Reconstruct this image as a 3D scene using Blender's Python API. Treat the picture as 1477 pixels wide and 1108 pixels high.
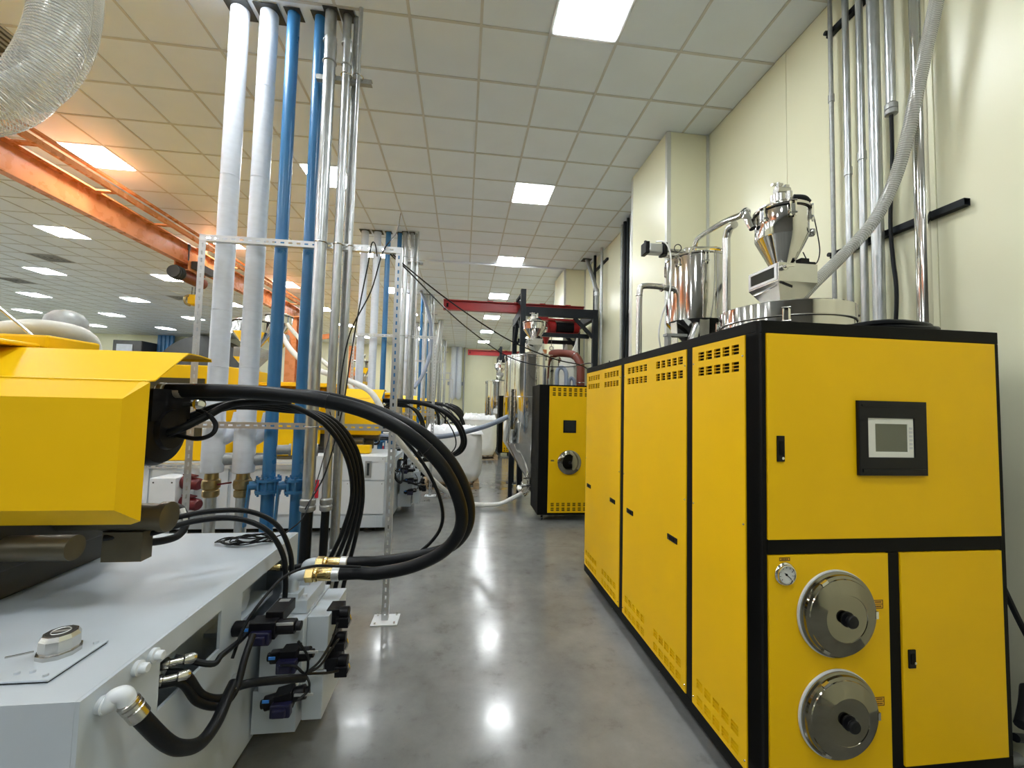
import bpy, bmesh, math, random
from mathutils import Vector, Matrix
random.seed(7)
for o in list(bpy.data.objects): bpy.data.objects.remove(o, do_unlink=True)
SC = bpy.context.scene
COL = SC.collection
PI = math.pi

# ---------------------------------------------------------------- camera (solved from the 0.6 m ceiling grid)
F_PX, RX, RY, RZ = 593.54, -0.0525, -0.1171, 0.0243
EYE = Vector((0, 0, 1.7))
def _rot():
    cx, sx, cy, sy, cz, sz = math.cos(RX), math.sin(RX), math.cos(RY), math.sin(RY), math.cos(RZ), math.sin(RZ)
    Mx = Matrix(((1,0,0),(0,cx,-sx),(0,sx,cx))); My = Matrix(((cy,0,sy),(0,1,0),(-sy,0,cy))); Mz = Matrix(((cz,-sz,0),(sz,cz,0),(0,0,1)))
    return Mz @ Mx @ My
RM = _rot()
def _w(v): return Vector((v[0], v[2], -v[1]))
AX_R, AX_D, AX_F = _w(RM[0]), _w(RM[1]), _w(RM[2])
cam = bpy.data.cameras.new('camera'); cam_o = bpy.data.objects.new('camera', cam); COL.objects.link(cam_o)
cam.sensor_fit = 'HORIZONTAL'; cam.sensor_width = 36.0; cam.lens = F_PX/1477*36.0; cam.clip_start = 0.02; cam.clip_end = 200
mw = Matrix.Identity(4)
for i in range(3):
    mw[i][0] = AX_R[i]; mw[i][1] = -AX_D[i]; mw[i][2] = -AX_F[i]; mw[i][3] = EYE[i]
cam_o.matrix_world = mw
SC.camera = cam_o
def ray(x, y): return (AX_R*((x-738.5)/F_PX) + AX_D*((y-554)/F_PX) + AX_F)
def PY(x, y, Y): d = ray(x, y); return EYE + d*(Y/d.y)
def PXX(x, y, X): d = ray(x, y); return EYE + d*(X/d.x)
def PZ(x, y, Z): d = ray(x, y); return EYE + d*((Z-EYE.z)/d.z)
def pix(p):
    d = Vector(p)-EYE; return (738.5+F_PX*d.dot(AX_R)/d.dot(AX_F), 554+F_PX*d.dot(AX_D)/d.dot(AX_F), d.dot(AX_F))

# ---------------------------------------------------------------- world, exposure
W = bpy.data.worlds.new('world'); SC.world = W; W.use_nodes = True
W.node_tree.nodes['Background'].inputs[0].default_value = (0.8, 0.85, 0.9, 1); W.node_tree.nodes['Background'].inputs[1].default_value = 0.15
SC.view_settings.view_transform = 'Standard'; SC.view_settings.look = 'None'; SC.view_settings.gamma = 1.0
SC.view_settings.use_curve_mapping = False
SC.view_settings.exposure = 1.5
LAMP = 17.0            # ceiling panel radiance

# ---------------------------------------------------------------- materials
MATS = {}
def new_mat(name):
    m = bpy.data.materials.new(name); m.use_nodes = True; MATS[name] = m
    return m, m.node_tree.nodes, m.node_tree.links, m.node_tree.nodes['Principled BSDF']
def mat(name, col, rough=0.5, metal=0.0, var=0.06, nscale=6.0, rvar=0.08, bump=0.0, bscale=60.0, coat=0.0, alpha=1.0, stretch=None, spec=0.5, trans=0.0):
    m, N, L, b = new_mat(name)
    tc = N.new('ShaderNodeTexCoord'); src = tc.outputs['Object']
    if stretch:
        mp = N.new('ShaderNodeMapping'); mp.inputs['Scale'].default_value = stretch; L.new(src, mp.inputs[0]); src = mp.outputs[0]
    nz = N.new('ShaderNodeTexNoise'); nz.inputs['Scale'].default_value = nscale; nz.inputs['Detail'].default_value = 5; L.new(src, nz.inputs['Vector'])
    rp = N.new('ShaderNodeMapRange'); rp.inputs['From Min'].default_value = 0.3; rp.inputs['From Max'].default_value = 0.7
    rp.inputs['To Min'].default_value = 1-var; rp.inputs['To Max'].default_value = 1+var; L.new(nz.outputs[0], rp.inputs[0])
    mx = N.new('ShaderNodeMix'); mx.data_type = 'RGBA'; mx.blend_type = 'MULTIPLY'; mx.inputs[0].default_value = 1
    mx.inputs[6].default_value = (*col, 1); L.new(rp.outputs[0], mx.inputs[7]); L.new(mx.outputs[2], b.inputs['Base Color'])
    rr = N.new('ShaderNodeMapRange'); rr.inputs['To Min'].default_value = max(0.02, rough-rvar); rr.inputs['To Max'].default_value = min(1, rough+rvar)
    L.new(nz.outputs[0], rr.inputs[0]); L.new(rr.outputs[0], b.inputs['Roughness'])
    b.inputs['Metallic'].default_value = metal; b.inputs['Coat Weight'].default_value = coat; b.inputs['Alpha'].default_value = alpha
    b.inputs['Specular IOR Level'].default_value = spec; b.inputs['Transmission Weight'].default_value = trans
    if bump:
        n2 = N.new('ShaderNodeTexNoise'); n2.inputs['Scale'].default_value = bscale; n2.inputs['Detail'].default_value = 3; L.new(src, n2.inputs['Vector'])
        bp = N.new('ShaderNodeBump'); bp.inputs['Strength'].default_value = bump; bp.inputs['Distance'].default_value = 0.004
        L.new(n2.outputs[0], bp.inputs['Height']); L.new(bp.outputs[0], b.inputs['Normal'])
    return m
mat('yellow', (0.87, 0.52, 0.002), 0.45, var=0.03, spec=0.22, nscale=3, bump=0.05, bscale=250)
mat('black', (0.0045, 0.0045, 0.0042), 0.55, var=0.2, spec=0.12, bump=0.08, bscale=300)
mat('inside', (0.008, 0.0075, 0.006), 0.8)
mat('grey', (0.50, 0.555, 0.61), 0.38, var=0.04, nscale=4, bump=0.04, bscale=120)
mat('greydark', (0.33, 0.35, 0.37), 0.45, var=0.06)
mat('white', (0.66, 0.70, 0.74), 0.42, var=0.03)
mat('insul', (0.62, 0.66, 0.73), 0.38, var=0.05, nscale=12, bump=0.25, bscale=25, stretch=(1, 1, 2.5))
mat('blue', (0.035, 0.165, 0.36), 0.3, var=0.06)
mat('galv', (0.50, 0.52, 0.53), 0.33, metal=0.9, var=0.14, nscale=40, rvar=0.12, stretch=(1, 1, 0.25))
mat('galvdull', (0.36, 0.37, 0.36), 0.5, metal=0.6, var=0.12, nscale=30)
mat('steel', (0.66, 0.645, 0.61), 0.085, metal=1.0, var=0.03, nscale=3, rvar=0.05, bump=0.015, bscale=8)
mat('steelb', (0.58, 0.575, 0.55), 0.24, metal=1.0, var=0.05, nscale=10, rvar=0.06)
mat('chrome', (0.70, 0.69, 0.66), 0.09, metal=1.0, var=0.02, rvar=0.03)
mat('brass', (0.62, 0.47, 0.20), 0.25, metal=1.0, var=0.1, nscale=30)
mat('bronze', (0.36, 0.28, 0.14), 0.35, metal=0.9, var=0.15, nscale=30)
mat('rubber', (0.0065, 0.0075, 0.009), 0.40, spec=0.22, var=0.2, nscale=14, rvar=0.1, bump=0.1, bscale=120)
mat('rubberm', (0.010, 0.012, 0.013), 0.5, spec=0.25, var=0.2, nscale=14)
mat('plastic', (0.0045, 0.0045, 0.006), 0.38, spec=0.25, var=0.1)
mat('navy', (0.008, 0.008, 0.035), 0.35, var=0.1)
mat('decal_blue', (0.05, 0.25, 0.75), 0.4)
mat('redp', (0.34, 0.010, 0.010), 0.35, var=0.08)
mat('darkred', (0.11, 0.005, 0.009), 0.4)
mat('redlabel', (0.55, 0.01, 0.03), 0.4)
mat('orange', (0.62, 0.235, 0.085), 0.28, var=0.06)
mat('ironblack', (0.009, 0.012, 0.016), 0.5, spec=0.25, var=0.2)
mat('brownhose', (0.14, 0.022, 0.008), 0.5, var=0.12)
mat('bluehose', (0.24, 0.28, 0.36), 0.4, var=0.1)
mat('bag', (0.78, 0.775, 0.73), 0.75, var=0.05, nscale=5, bump=0.5, bscale=14)
mat('liner', (0.82, 0.83, 0.84), 0.45, bump=0.8, bscale=12)
mat('wood', (0.42, 0.30, 0.17), 0.75, var=0.2, stretch=(3, 12, 3))
mat('clear', (0.70, 0.71, 0.69), 0.15, alpha=0.30, var=0.05, spec=0.7)
mat('wire', (0.72, 0.72, 0.68), 0.3, metal=0.3, alpha=0.8)
mat('milky', (0.78, 0.78, 0.74), 0.3, alpha=0.9, var=0.06, nscale=20)
mat('glassdark', (0.03, 0.035, 0.035), 0.08, spec=0.6)
mat('dial', (0.62, 0.63, 0.60), 0.5)
mat('cream', (0.74, 0.74, 0.66), 0.45)
mat('sticker', (0.80, 0.42, 0.01), 0.5)
mat('stickink', (0.10, 0.04, 0.005), 0.6)
mat('warn', (0.85, 0.75, 0.02), 0.45)
mat('tbar', (0.60, 0.60, 0.58), 0.5)
mat('tile', (0.79, 0.85, 0.92), 0.33, var=0.025, nscale=2, bump=0.06, bscale=200, spec=0.4)
mat('wallp', (0.80, 0.785, 0.57), 0.34, var=0.025, nscale=1.2, bump=0.03, bscale=3)
mat('trimgrey', (0.66, 0.67, 0.62), 0.35, metal=0.3)
mat('alum', (0.58, 0.59, 0.59), 0.35, metal=0.7)
mat('olive', (0.12, 0.105, 0.07), 0.4, metal=0.6, var=0.2)
mat('lidsteel', (0.29, 0.272, 0.215), 0.085, metal=1.0, var=0.05, rvar=0.03)  # darker than the other steel: dark reflections put into the colour
mat('clearg', (0.48, 0.48, 0.45), 0.22, alpha=0.6, var=0.15, nscale=8, stretch=(1, 1, 0.3))
mat('machdark', (0.035, 0.035, 0.033), 0.5, var=0.2)
mat('back_dimmer', (0.16, 0.155, 0.14), 0.6)  # dark colour chosen to cut light coming off the unseen back wall

def mat_floor():
    m, N, L, b = new_mat('floor')
    tc = N.new('ShaderNodeTexCoord')
    def noise(s, d=6, r=0.6):
        n = N.new('ShaderNodeTexNoise'); n.inputs['Scale'].default_value = s; n.inputs['Detail'].default_value = d; n.inputs['Roughness'].default_value = r
        L.new(tc.outputs['Object'], n.inputs['Vector']); return n.outputs[0]
    a, c, g = noise(1.1), noise(6.0, 8, 0.65), noise(60.0, 3)
    def ramp(src, pts):
        r = N.new('ShaderNodeValToRGB'); r.color_ramp.elements[0].position = pts[0][0]; r.color_ramp.elements[0].color = (*pts[0][1], 1)
        r.color_ramp.elements[1].position = pts[-1][0]; r.color_ramp.elements[1].color = (*pts[-1][1], 1)
        for p, col in pts[1:-1]:
            e = r.color_ramp.elements.new(p); e.color = (*col, 1)
        L.new(src, r.inputs[0]); return r.outputs[0]
    base = ramp(a, [(0.3, (0.145, 0.150, 0.148)), (0.5, (0.185, 0.190, 0.186)), (0.72, (0.235, 0.238, 0.232))])
    mot = ramp(c, [(0.28, (0.70, 0.69, 0.66)), (0.42, (0.94, 0.94, 0.93)), (0.7, (1.08, 1.08, 1.07))])
    mx = N.new('ShaderNodeMix'); mx.data_type = 'RGBA'; mx.blend_type = 'MULTIPLY'; mx.inputs[0].default_value = 1; L.new(base, mx.inputs[6]); L.new(mot, mx.inputs[7])
    sp = ramp(g, [(0.24, (0.7, 0.7, 0.7)), (0.34, (1, 1, 1)), (0.78, (1.03, 1.03, 1.03))])
    m2 = N.new('ShaderNodeMix'); m2.data_type = 'RGBA'; m2.blend_type = 'MULTIPLY'; m2.inputs[0].default_value = 0.7; L.new(mx.outputs[2], m2.inputs[6]); L.new(sp, m2.inputs[7])
    L.new(m2.outputs[2], b.inputs['Base Color'])
    rr = N.new('ShaderNodeMapRange'); rr.inputs['From Min'].default_value = 0.3; rr.inputs['From Max'].default_value = 0.7
    rr.inputs['To Min'].default_value = 0.10; rr.inputs['To Max'].default_value = 0.22; L.new(c, rr.inputs[0]); L.new(rr.outputs[0], b.inputs['Roughness'])
    b.inputs['Specular IOR Level'].default_value = 0.6
    bp = N.new('ShaderNodeBump'); bp.inputs['Strength'].default_value = 0.02; bp.inputs['Distance'].default_value = 0.01; L.new(a, bp.inputs['Height']); L.new(bp.outputs[0], b.inputs['Normal'])
mat_floor()
def mat_emit(name, col, s):
    m, N, L, b = new_mat(name); b.inputs['Base Color'].default_value = (*col, 1)
    b.inputs['Emission Color'].default_value = (*col, 1); b.inputs['Emission Strength'].default_value = s
mat_emit('lamp', (0.94, 0.98, 1.0), LAMP)
def mat_screen():
    m, N, L, b = new_mat('screen')
    b.inputs['Base Color'].default_value = (0.10, 0.105, 0.07, 1); b.inputs['Roughness'].default_value = 0.08; b.inputs['Specular IOR Level'].default_value = 0.8
mat_screen()

# ---------------------------------------------------------------- mesh builder
def frame(d, up=None):
    d = Vector(d).normalized(); up = Vector(up) if up else (Vector((0,0,1)) if abs(d.z) < 0.95 else Vector((1,0,0)))
    u = up.cross(d).normalized(); v = d.cross(u); return u, v, d
def smooth_path(pts, sub=6):
    P = [Vector(p) for p in pts]
    if len(P) < 3 or sub < 2: return P
    Q = [P[0]*2-P[1]] + P + [P[-1]*2-P[-2]]; out = []
    for i in range(1, len(Q)-2):
        a, b, c, d = Q[i-1], Q[i], Q[i+1], Q[i+2]
        for k in range(sub):
            t = k/sub
            out.append(0.5*((2*b) + (c-a)*t + (2*a-5*b+4*c-d)*t*t + (3*b-a-3*c+d)*t*t*t))
    out.append(P[-1]); return out
class MB:
    def __init__(s): s.v = []; s.f = []; s.sm = []
    def add(s, V, F, smooth=False):
        b = len(s.v); s.v += [Vector(p) for p in V]; s.f += [tuple(i+b for i in q) for q in F]; s.sm += [smooth]*len(F); return s
    def box(s, x0, y0, z0, x1, y1, z1, M=None):
        V = [Vector((x, y, z)) for z in (z0, z1) for y in (y0, y1) for x in (x0, x1)]
        if M: V = [M @ p for p in V]
        return s.add(V, [(0,2,3,1),(4,5,7,6),(0,1,5,4),(2,6,7,3),(0,4,6,2),(1,3,7,5)])
    def cbox(s, c, d, M=None):
        c = Vector(c); h = Vector(d)*0.5
        T = Matrix.Translation(c) @ (M.to_4x4() if M else Matrix.Identity(4))
        return s.box(-h.x, -h.y, -h.z, h.x, h.y, h.z, T)
    def bar(s, p0, p1, w, h, up=None):
        p0, p1 = Vector(p0), Vector(p1); u, v, d = frame(p1-p0, up); V = []
        for p in (p0, p1):
            for a, b in ((-1,-1),(1,-1),(1,1),(-1,1)): V.append(p+u*a*w/2+v*b*h/2)
        return s.add(V, [(3,2,1,0),(4,5,6,7),(0,1,5,4),(1,2,6,5),(2,3,7,6),(3,0,4,7)])
    def tube(s, pts, r, n=10, sub=0, caps=True, closed=False):
        P = smooth_path(pts, sub) if sub else [Vector(p) for p in pts]
        m = len(P); R = r if isinstance(r, (list, tuple)) else [r]*m
        t0 = (P[1]-P[0]).normalized(); u, v, _ = frame(t0); V = []; prev = t0
        for i, p in enumerate(P):
            t = (P[min(i+1, m-1)]-P[max(i-1, 0)])
            t = t.normalized() if t.length > 1e-9 else prev
            ax = prev.cross(t)
            if ax.length > 1e-7:
                q = Matrix.Rotation(prev.angle(t), 3, ax.normalized()); u = q @ u; v = q @ v
            prev = t
            for k in range(n):
                a = 2*PI*k/n; V.append(p + (u*math.cos(a)+v*math.sin(a))*R[i])
        Fc = []
        for i in range(m-1):
            for k in range(n):
                k2 = (k+1) % n; Fc.append((i*n+k, i*n+k2, (i+1)*n+k2, (i+1)*n+k))
        s.add(V, Fc, True)
        if caps:
            b = len(s.v)-len(V); s.f.append(tuple(b+k for k in reversed(range(n)))); s.sm.append(False)
            s.f.append(tuple(b+(m-1)*n+k for k in range(n))); s.sm.append(False)
        return s
    def cyl(s, p0, p1, r, n=16, r2=None): return s.tube([p0, p1], [r, r if r2 is None else r2], n)
    def lathe(s, prof, o=(0,0,0), d=(0,0,1), n=32, cap=True):
        o = Vector(o); u, v, d = frame(d); V = []
        for r, h in prof:
            for k in range(n):
                a = 2*PI*k/n; V.append(o + d*h + (u*math.cos(a)+v*math.sin(a))*r)
        Fc = []
        for i in range(len(prof)-1):
            for k in range(n):
                k2 = (k+1) % n; Fc.append((i*n+k, i*n+k2, (i+1)*n+k2, (i+1)*n+k))
        b = len(s.v); s.add(V, Fc, True)
        if cap:
            if prof[0][0] > 1e-6: s.f.append(tuple(b+k for k in reversed(range(n)))); s.sm.append(False)
            if prof[-1][0] > 1e-6: s.f.append(tuple(b+(len(prof)-1)*n+k for k in range(n))); s.sm.append(False)
        return s
    def ring(s, o, d, R, r, n=24, k=8): 
        o = Vector(o); u, v, d = frame(d); V = []; Fc = []
        for i in range(n):
            a = 2*PI*i/n; e = u*math.cos(a)+v*math.sin(a)
            for j in range(k):
                b = 2*PI*j/k; V.append(o+e*(R+r*math.cos(b))+d*r*math.sin(b))
        for i in range(n):
            for j in range(k):
                Fc.append((i*k+j, ((i+1) % n)*k+j, ((i+1) % n)*k+(j+1) % k, i*k+(j+1) % k))
        return s.add(V, Fc, True)
    def prism(s, poly, fn, w0, w1):
        n = len(poly); V = [fn(a, b, w0) for a, b in poly]+[fn(a, b, w1) for a, b in poly]
        Fc = [tuple(reversed(range(n))), tuple(range(n, 2*n))]+[(i, (i+1) % n, n+(i+1) % n, n+i) for i in range(n)]
        return s.add(V, Fc)
    def plate(s, u0, u1, v0, v1, holes, t, fn):
        """flat sheet with rectangular holes cut through; fn(u, v, w): w = 0 front, w = t back"""
        us = sorted({u0, u1, *[x for h in holes for x in h[:2]]}); vs = sorted({v0, v1, *[x for h in holes for x in h[2:]]})
        def solid(i, j):
            if not (0 <= i < len(us)-1 and 0 <= j < len(vs)-1): return False
            cu, cv = (us[i]+us[i+1])/2, (vs[j]+vs[j+1])/2
            return not any(a < cu < b and c < cv < d for a, b, c, d in holes)
        for j in range(len(vs)-1):
            i = 0
            while i < len(us)-1:
                if not solid(i, j): i += 1; continue
                k = i
                while solid(k+1, j): k += 1
                a, b, c, d = us[i], us[k+1], vs[j], vs[j+1]
                s.add([fn(a,c,0),fn(b,c,0),fn(b,d,0),fn(a,d,0),fn(a,c,t),fn(b,c,t),fn(b,d,t),fn(a,d,t)], [(0,1,2,3),(7,6,5,4),(3,0,4,7),(1,2,6,5)])
                i = k+1
        for i in range(len(us)-1):
            for j in range(len(vs)):
                if solid(i, j) != solid(i, j-1):
                    a, b, c = us[i], us[i+1], vs[j]; s.add([fn(a,c,0),fn(b,c,0),fn(b,c,t),fn(a,c,t)], [(0,1,2,3)])
        return s
    def build(s, name, m, parent=None, bevel=0.0, ang=38, off=None):
        me = bpy.data.meshes.new(name)
        off = Vector(off) if off is not None else (Vector(ORG.get(parent.name, (0,0,0))) if parent else Vector((0,0,0)))
        me.from_pydata([tuple(p-off) for p in s.v], [], s.f)
        bm = bmesh.new(); bm.from_mesh(me); bmesh.ops.recalc_face_normals(bm, faces=bm.faces[:]); bm.to_mesh(me); bm.free()
        me.polygons.foreach_set('use_smooth', s.sm if len(s.sm) == len(me.polygons) else [False]*len(me.polygons))
        if any(s.sm): me.set_sharp_from_angle(angle=math.radians(ang))
        me.materials.append(MATS[m]); me.update()
        o = bpy.data.objects.new(name, me); COL.objects.link(o)
        if parent:
            o.parent = parent
            if parent.name in ORG: ORG[o.name] = ORG[parent.name]
        if bevel:
            b = o.modifiers.new('bevel', 'BEVEL'); b.width = bevel; b.segments = 2; b.limit_method = 'ANGLE'; b.angle_limit = math.radians(40)
        return o
ORG = {}
def tag(o, label, cat, group=None):
    o['label'] = label; o['category'] = cat
    if group: o['group'] = group
    return o
def thing(name, label, cat, loc=(0,0,0), group=None, rz=0.0, world=True):
    """Empty at the thing's base; with world=True its parts are authored in world coordinates"""
    o = bpy.data.objects.new(name, None); COL.objects.link(o); o.location = loc; o.rotation_euler = (0, 0, rz); o.empty_display_size = 0.1
    if world: ORG[o.name] = tuple(loc)
    return tag(o, label, cat, group)
def solo(mb, name, m, label, cat, group=None, loc=None, bevel=0.0):
    if loc is None:
        lo = Vector((min(p.x for p in mb.v), min(p.y for p in mb.v), min(p.z for p in mb.v))); hi = Vector((max(p.x for p in mb.v), max(p.y for p in mb.v), max(p.z for p in mb.v)))
        loc = Vector(((lo.x+hi.x)/2, (lo.y+hi.y)/2, lo.z))
    o = mb.build(name, m, None, bevel, off=loc); o.location = loc
    return tag(o, label, cat, group)
def struct(o): o['kind'] = 'structure'; return o
def copy_tree(o, parent=None):
    c = o.copy(); COL.objects.link(c); c.parent = parent
    for ch in list(o.children): copy_tree(ch, c)
    return c
V3 = Vector
def cabtex(x, y, z): return Vector((x, y, z))
# ================================================================= the room
CZ = 4.943; GX0, GY0, GS = -0.5427, 3.3716, 0.6
XR, XL, YB, YF = 2.785, -21.5, -7.0, 23.7
# floor: concrete slabs with saw-cut joints
fb = struct(MB().box(XL-0.2, YB-0.2, -0.25, XR+0.2, YF+0.2, -0.012).build('floor', 'inside'))
fy = [YB-0.1, 0.2-4.8, 0.2, 5.0, 9.8, 14.6, 19.4, YF+0.1]; fy = [YB-0.1, 0.2, 5.0, 9.8, 14.6, 19.4, YF+0.1]
fx = [XL-0.1, -14.8, -9.6, -4.4, XR+0.1]
for i in range(len(fx)-1):
    for j in range(len(fy)-1):
        MB().box(fx[i]+0.0015, fy[j]+0.0015, -0.012, fx[i+1]-0.0015, fy[j+1]-0.0015, 0).build('floor_slab', 'floor', fb)
# walls of sandwich panels
def panel_wall(name, p0, p1, h, nrm, width=1.15, matn='wallp'):
    p0, p1 = V3(p0), V3(p1); L = (p1-p0).length; d = (p1-p0)/L; nrm = V3(nrm)
    core = MB(); a = p0-nrm*0.18; b = p1-nrm*0.18
    core.bar((a+b)/2-d*(L/2+0.05)+V3((0,0,h/2)), (a+b)/2+d*(L/2+0.05)+V3((0,0,h/2)), 0.22, h+0.3, up=(0,0,1))
    o = struct(core.build(name, 'tbar'))
    n = max(1, round(L/width)); w = L/n
    for i in range(n):
        q = p0+d*(i*w+w/2)-nrm*0.035+V3((0,0,h/2)); m = MB()
        m.bar(q-d*(w/2-0.002), q+d*(w/2-0.002), 0.07, h, up=(0,0,1)); m.build('wall_panel', matn, o, bevel=0.003)
    return o
panel_wall('wall_right', (XR, YB, 0), (XR, YF, 0), CZ, (-1, 0, 0))
panel_wall('wall_far', (XL, YF, 0), (XR, YF, 0), CZ, (0, -1, 0))
panel_wall('wall_left', (XL, YB, 0), (XL, YF, 0), CZ, (1, 0, 0), 3.0)
panel_wall('wall_back', (XL, YB, 0), (XR, YB, 0), CZ, (0, 1, 0), 3.0, 'back_dimmer')  # out of view; coloured dark to dim bounce and reflections
for i, (y0, y1, x0) in enumerate([(4.40, 5.42, 2.27), (9.31, 10.33, 2.27), (14.25, 15.25, 2.27), (19.2, 20.2, 2.27)]):
    o = struct(MB().box(x0+0.01, y0+0.01, 0, XR-0.001, y1-0.01, CZ-0.003).build('wall_pier', 'tbar'))
    MB().box(x0, y0+0.045, 0, x0+0.03, y1-0.045, CZ-0.004).build('pier_panel', 'wallp', o, bevel=0.003)
    MB().box(x0+0.045, y0, 0, XR-0.03, y0+0.03, CZ-0.004).build('pier_panel', 'wallp', o, bevel=0.003)
    for ya, yb in ((y0-0.004, y0+0.043), (y1-0.043, y1+0.004)):
        m = MB(); m.box(x0-0.004, ya, 0, x0+0.043, yb, CZ-0.004); m.build('corner_trim', 'trimgrey', o, bevel=0.002)
    MB().box(XR-0.028, y0-0.012, 0, XR-0.002, y0+0.004, CZ-0.004).build('corner_trim', 'trimgrey', o)
# downstand strip across the ceiling at the second pier
struct(MB().box(-0.95, 9.27, CZ-0.045, XR-0.5, 9.31, CZ-0.0055).build('trim_1', 'tile'))

# suspended ceiling
ceil = struct(MB().box(XL-0.2, YB-0.2, CZ+0.03, XR+0.2, YF+0.2, CZ+0.2).build('ceiling', 'tbar'))
ni0 = int(math.floor((XL-GX0)/GS)); nj0 = int(math.floor((YB-GY0)/GS)); ni1 = int(math.ceil((XR-GX0)/GS)); nj1 = int(math.ceil((YF-GY0)/GS))
LX = [GX0+GS*2.5-3.0*k for k in range(8)]; LY = [GY0-0.3+3.0*k for k in range(-2, 7)]
lampc = {(2-5*k, -1+5*m) for k in range(8) for m in range(-2, 7)}
ventp = [PZ(78, 373, CZ), PZ(28, 403, CZ), PZ(262, 433, CZ), PZ(3, 62, CZ)]
ventc = [(int(math.floor((p.x-GX0)/GS)), int(math.floor((p.y-GY0)/GS))) for p in ventp]
runner_x = MB().box(-0.012, 0, -0.006, 0.012, YF-YB, 0.03).build('grid_runner', 'tbar', ceil)
runner_x.location = (GX0+GS*ni0, YB, CZ)
for i in range(ni0+1, ni1):
    c = runner_x.copy(); COL.objects.link(c); c.location = (GX0+GS*i, YB, CZ)
runner_y = MB().box(0, -0.012, -0.0055, XR-XL, 0.012, 0.03).build('grid_runner', 'tbar', ceil)
runner_y.location = (XL, GY0+GS*nj0, CZ)
for j in range(nj0+1, nj1):
    c = runner_y.copy(); COL.objects.link(c); c.location = (XL, GY0+GS*j, CZ)
cells = []
for i in range(ni0, ni1):
    for j in range(nj0, nj1):
        if (i, j) in lampc or (i, j) in ventc: continue
        x0, x1, y0, y1 = GX0+GS*i, GX0+GS*(i+1), GY0+GS*j, GY0+GS*(j+1)
        c = [pix((x, y, CZ)) for x, y in ((x0, y0), (x1, y0), (x1, y1), (x0, y1))]; area = 0
        if all(q[2] > 0.2 for q in c) and any(-60 < q[0] < 1540 and -60 < q[1] < 1170 for q in c):
            area = abs(sum(c[k][0]*c[(k+1) % 4][1]-c[(k+1) % 4][0]*c[k][1] for k in range(4)))/2
        cells.append((area, i, j))
cells.sort(reverse=True)
tile0 = None; rest = MB()
for k, (area, i, j) in enumerate(cells):
    x, y = GX0+GS*(i+0.5), GY0+GS*(j+0.5)
    wx0, wx1 = max(x-0.293, XL), min(x+0.293, XR-0.002)
    if wx1-wx0 < 0.58 or k >= 300:
        if k < 300: MB().box(wx0, y-0.293, CZ, wx1, y+0.293, CZ+0.028).build('ceiling_tile', 'tile', ceil)
        else: rest.box(wx0, y-0.293, CZ, wx1, y+0.293, CZ+0.028)
        continue
    if tile0 is None:
        tile0 = MB().box(-0.293, -0.293, 0, 0.293, 0.293, 0.028).build('ceiling_tile', 'tile', ceil); c = tile0
    else: c = tile0.copy(); COL.objects.link(c)
    c.location = (x, y, CZ+random.uniform(-0.0012, 0.0012))
o = rest.build('ceiling_tile_field', 'tile', ceil); o['kind'] = 'stuff'
# lamps
l0 = thing('ceiling_light', 'square white panel light glowing flush in the suspended ceiling', 'light', (0, 0, CZ), 'square panel lights in the suspended ceiling', world=False)
m = MB()
for a in ((-0.29, -0.29, 0.29, -0.272), (-0.29, 0.272, 0.29, 0.29), (-0.29, -0.272, -0.272, 0.272), (0.272, -0.272, 0.29, 0.272)): m.box(a[0], a[1], -0.004, a[2], a[3], 0.02)
m.build('light_frame', 'white', l0); MB().box(-0.272, -0.272, -0.010, 0.272, 0.272, 0.012).build('diffuser', 'lamp', l0)
first = True
ORD = ['first', 'second', 'third', 'fourth', 'fifth', 'sixth', 'seventh', 'eighth', 'ninth', 'tenth', 'eleventh']
CN = ['over the aisle', 'over the pipe racks', 'just past the crane girder', 'two rows beyond the pipe racks', 'three rows beyond the pipe racks', 'four rows beyond the pipe racks', 'five rows beyond the pipe racks', 'along the left wall']
for i, x in enumerate(LX):
    for j, y in enumerate(LY):
        c = l0 if first else copy_tree(l0); first = False; c.location = (x, y, CZ)
        c['label'] = ORD[len(LY)-1-j]+' square panel light from the far wall, row '+CN[i]
# air diffusers
vlab = ['dark louvred ceiling vent beside the crane girder', 'dark louvred ceiling vent two tiles from another vent, far from the crane', 'dark louvred ceiling vent between lights, below the crane hoist', 'large dark ceiling vent above the clear ribbed hose']
for k, (i, j) in enumerate(ventc):
    x, y = GX0+GS*(i+0.5), GY0+GS*(j+0.5)
    t = thing('ceiling_vent', vlab[k], 'vent', (x, y, CZ)); MB().box(x-0.29, y-0.29, CZ+0.004, x+0.29, y+0.29, CZ+0.03).build('vent_box', 'machdark', t)
    for s in range(4):
        r = 0.27-0.065*s; m = MB()
        for a in ((-r, -r, r, -r+0.03), (-r, r-0.03, r, r), (-r, -r+0.03, -r+0.03, r-0.03), (r-0.03, -r+0.03, r, r-0.03)): m.box(x+a[0], y+a[1], CZ-0.006+0.002*s, x+a[2], y+a[3], CZ+0.003)
        m.build('louvre', 'greydark', t)

# ================================================================= dryer cabinet (right foreground), local frame: a = along depth, b = along front
CB = thing('dryer_cabinet', 'large yellow and black dryer cabinet with touch screen and two round steel lids', 'cabinet', (1.254, 1.603, 0), rz=0.006, world=False)
CW, CL, CH, CZB = 1.19, 2.45, 2.092, 0.09
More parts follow.
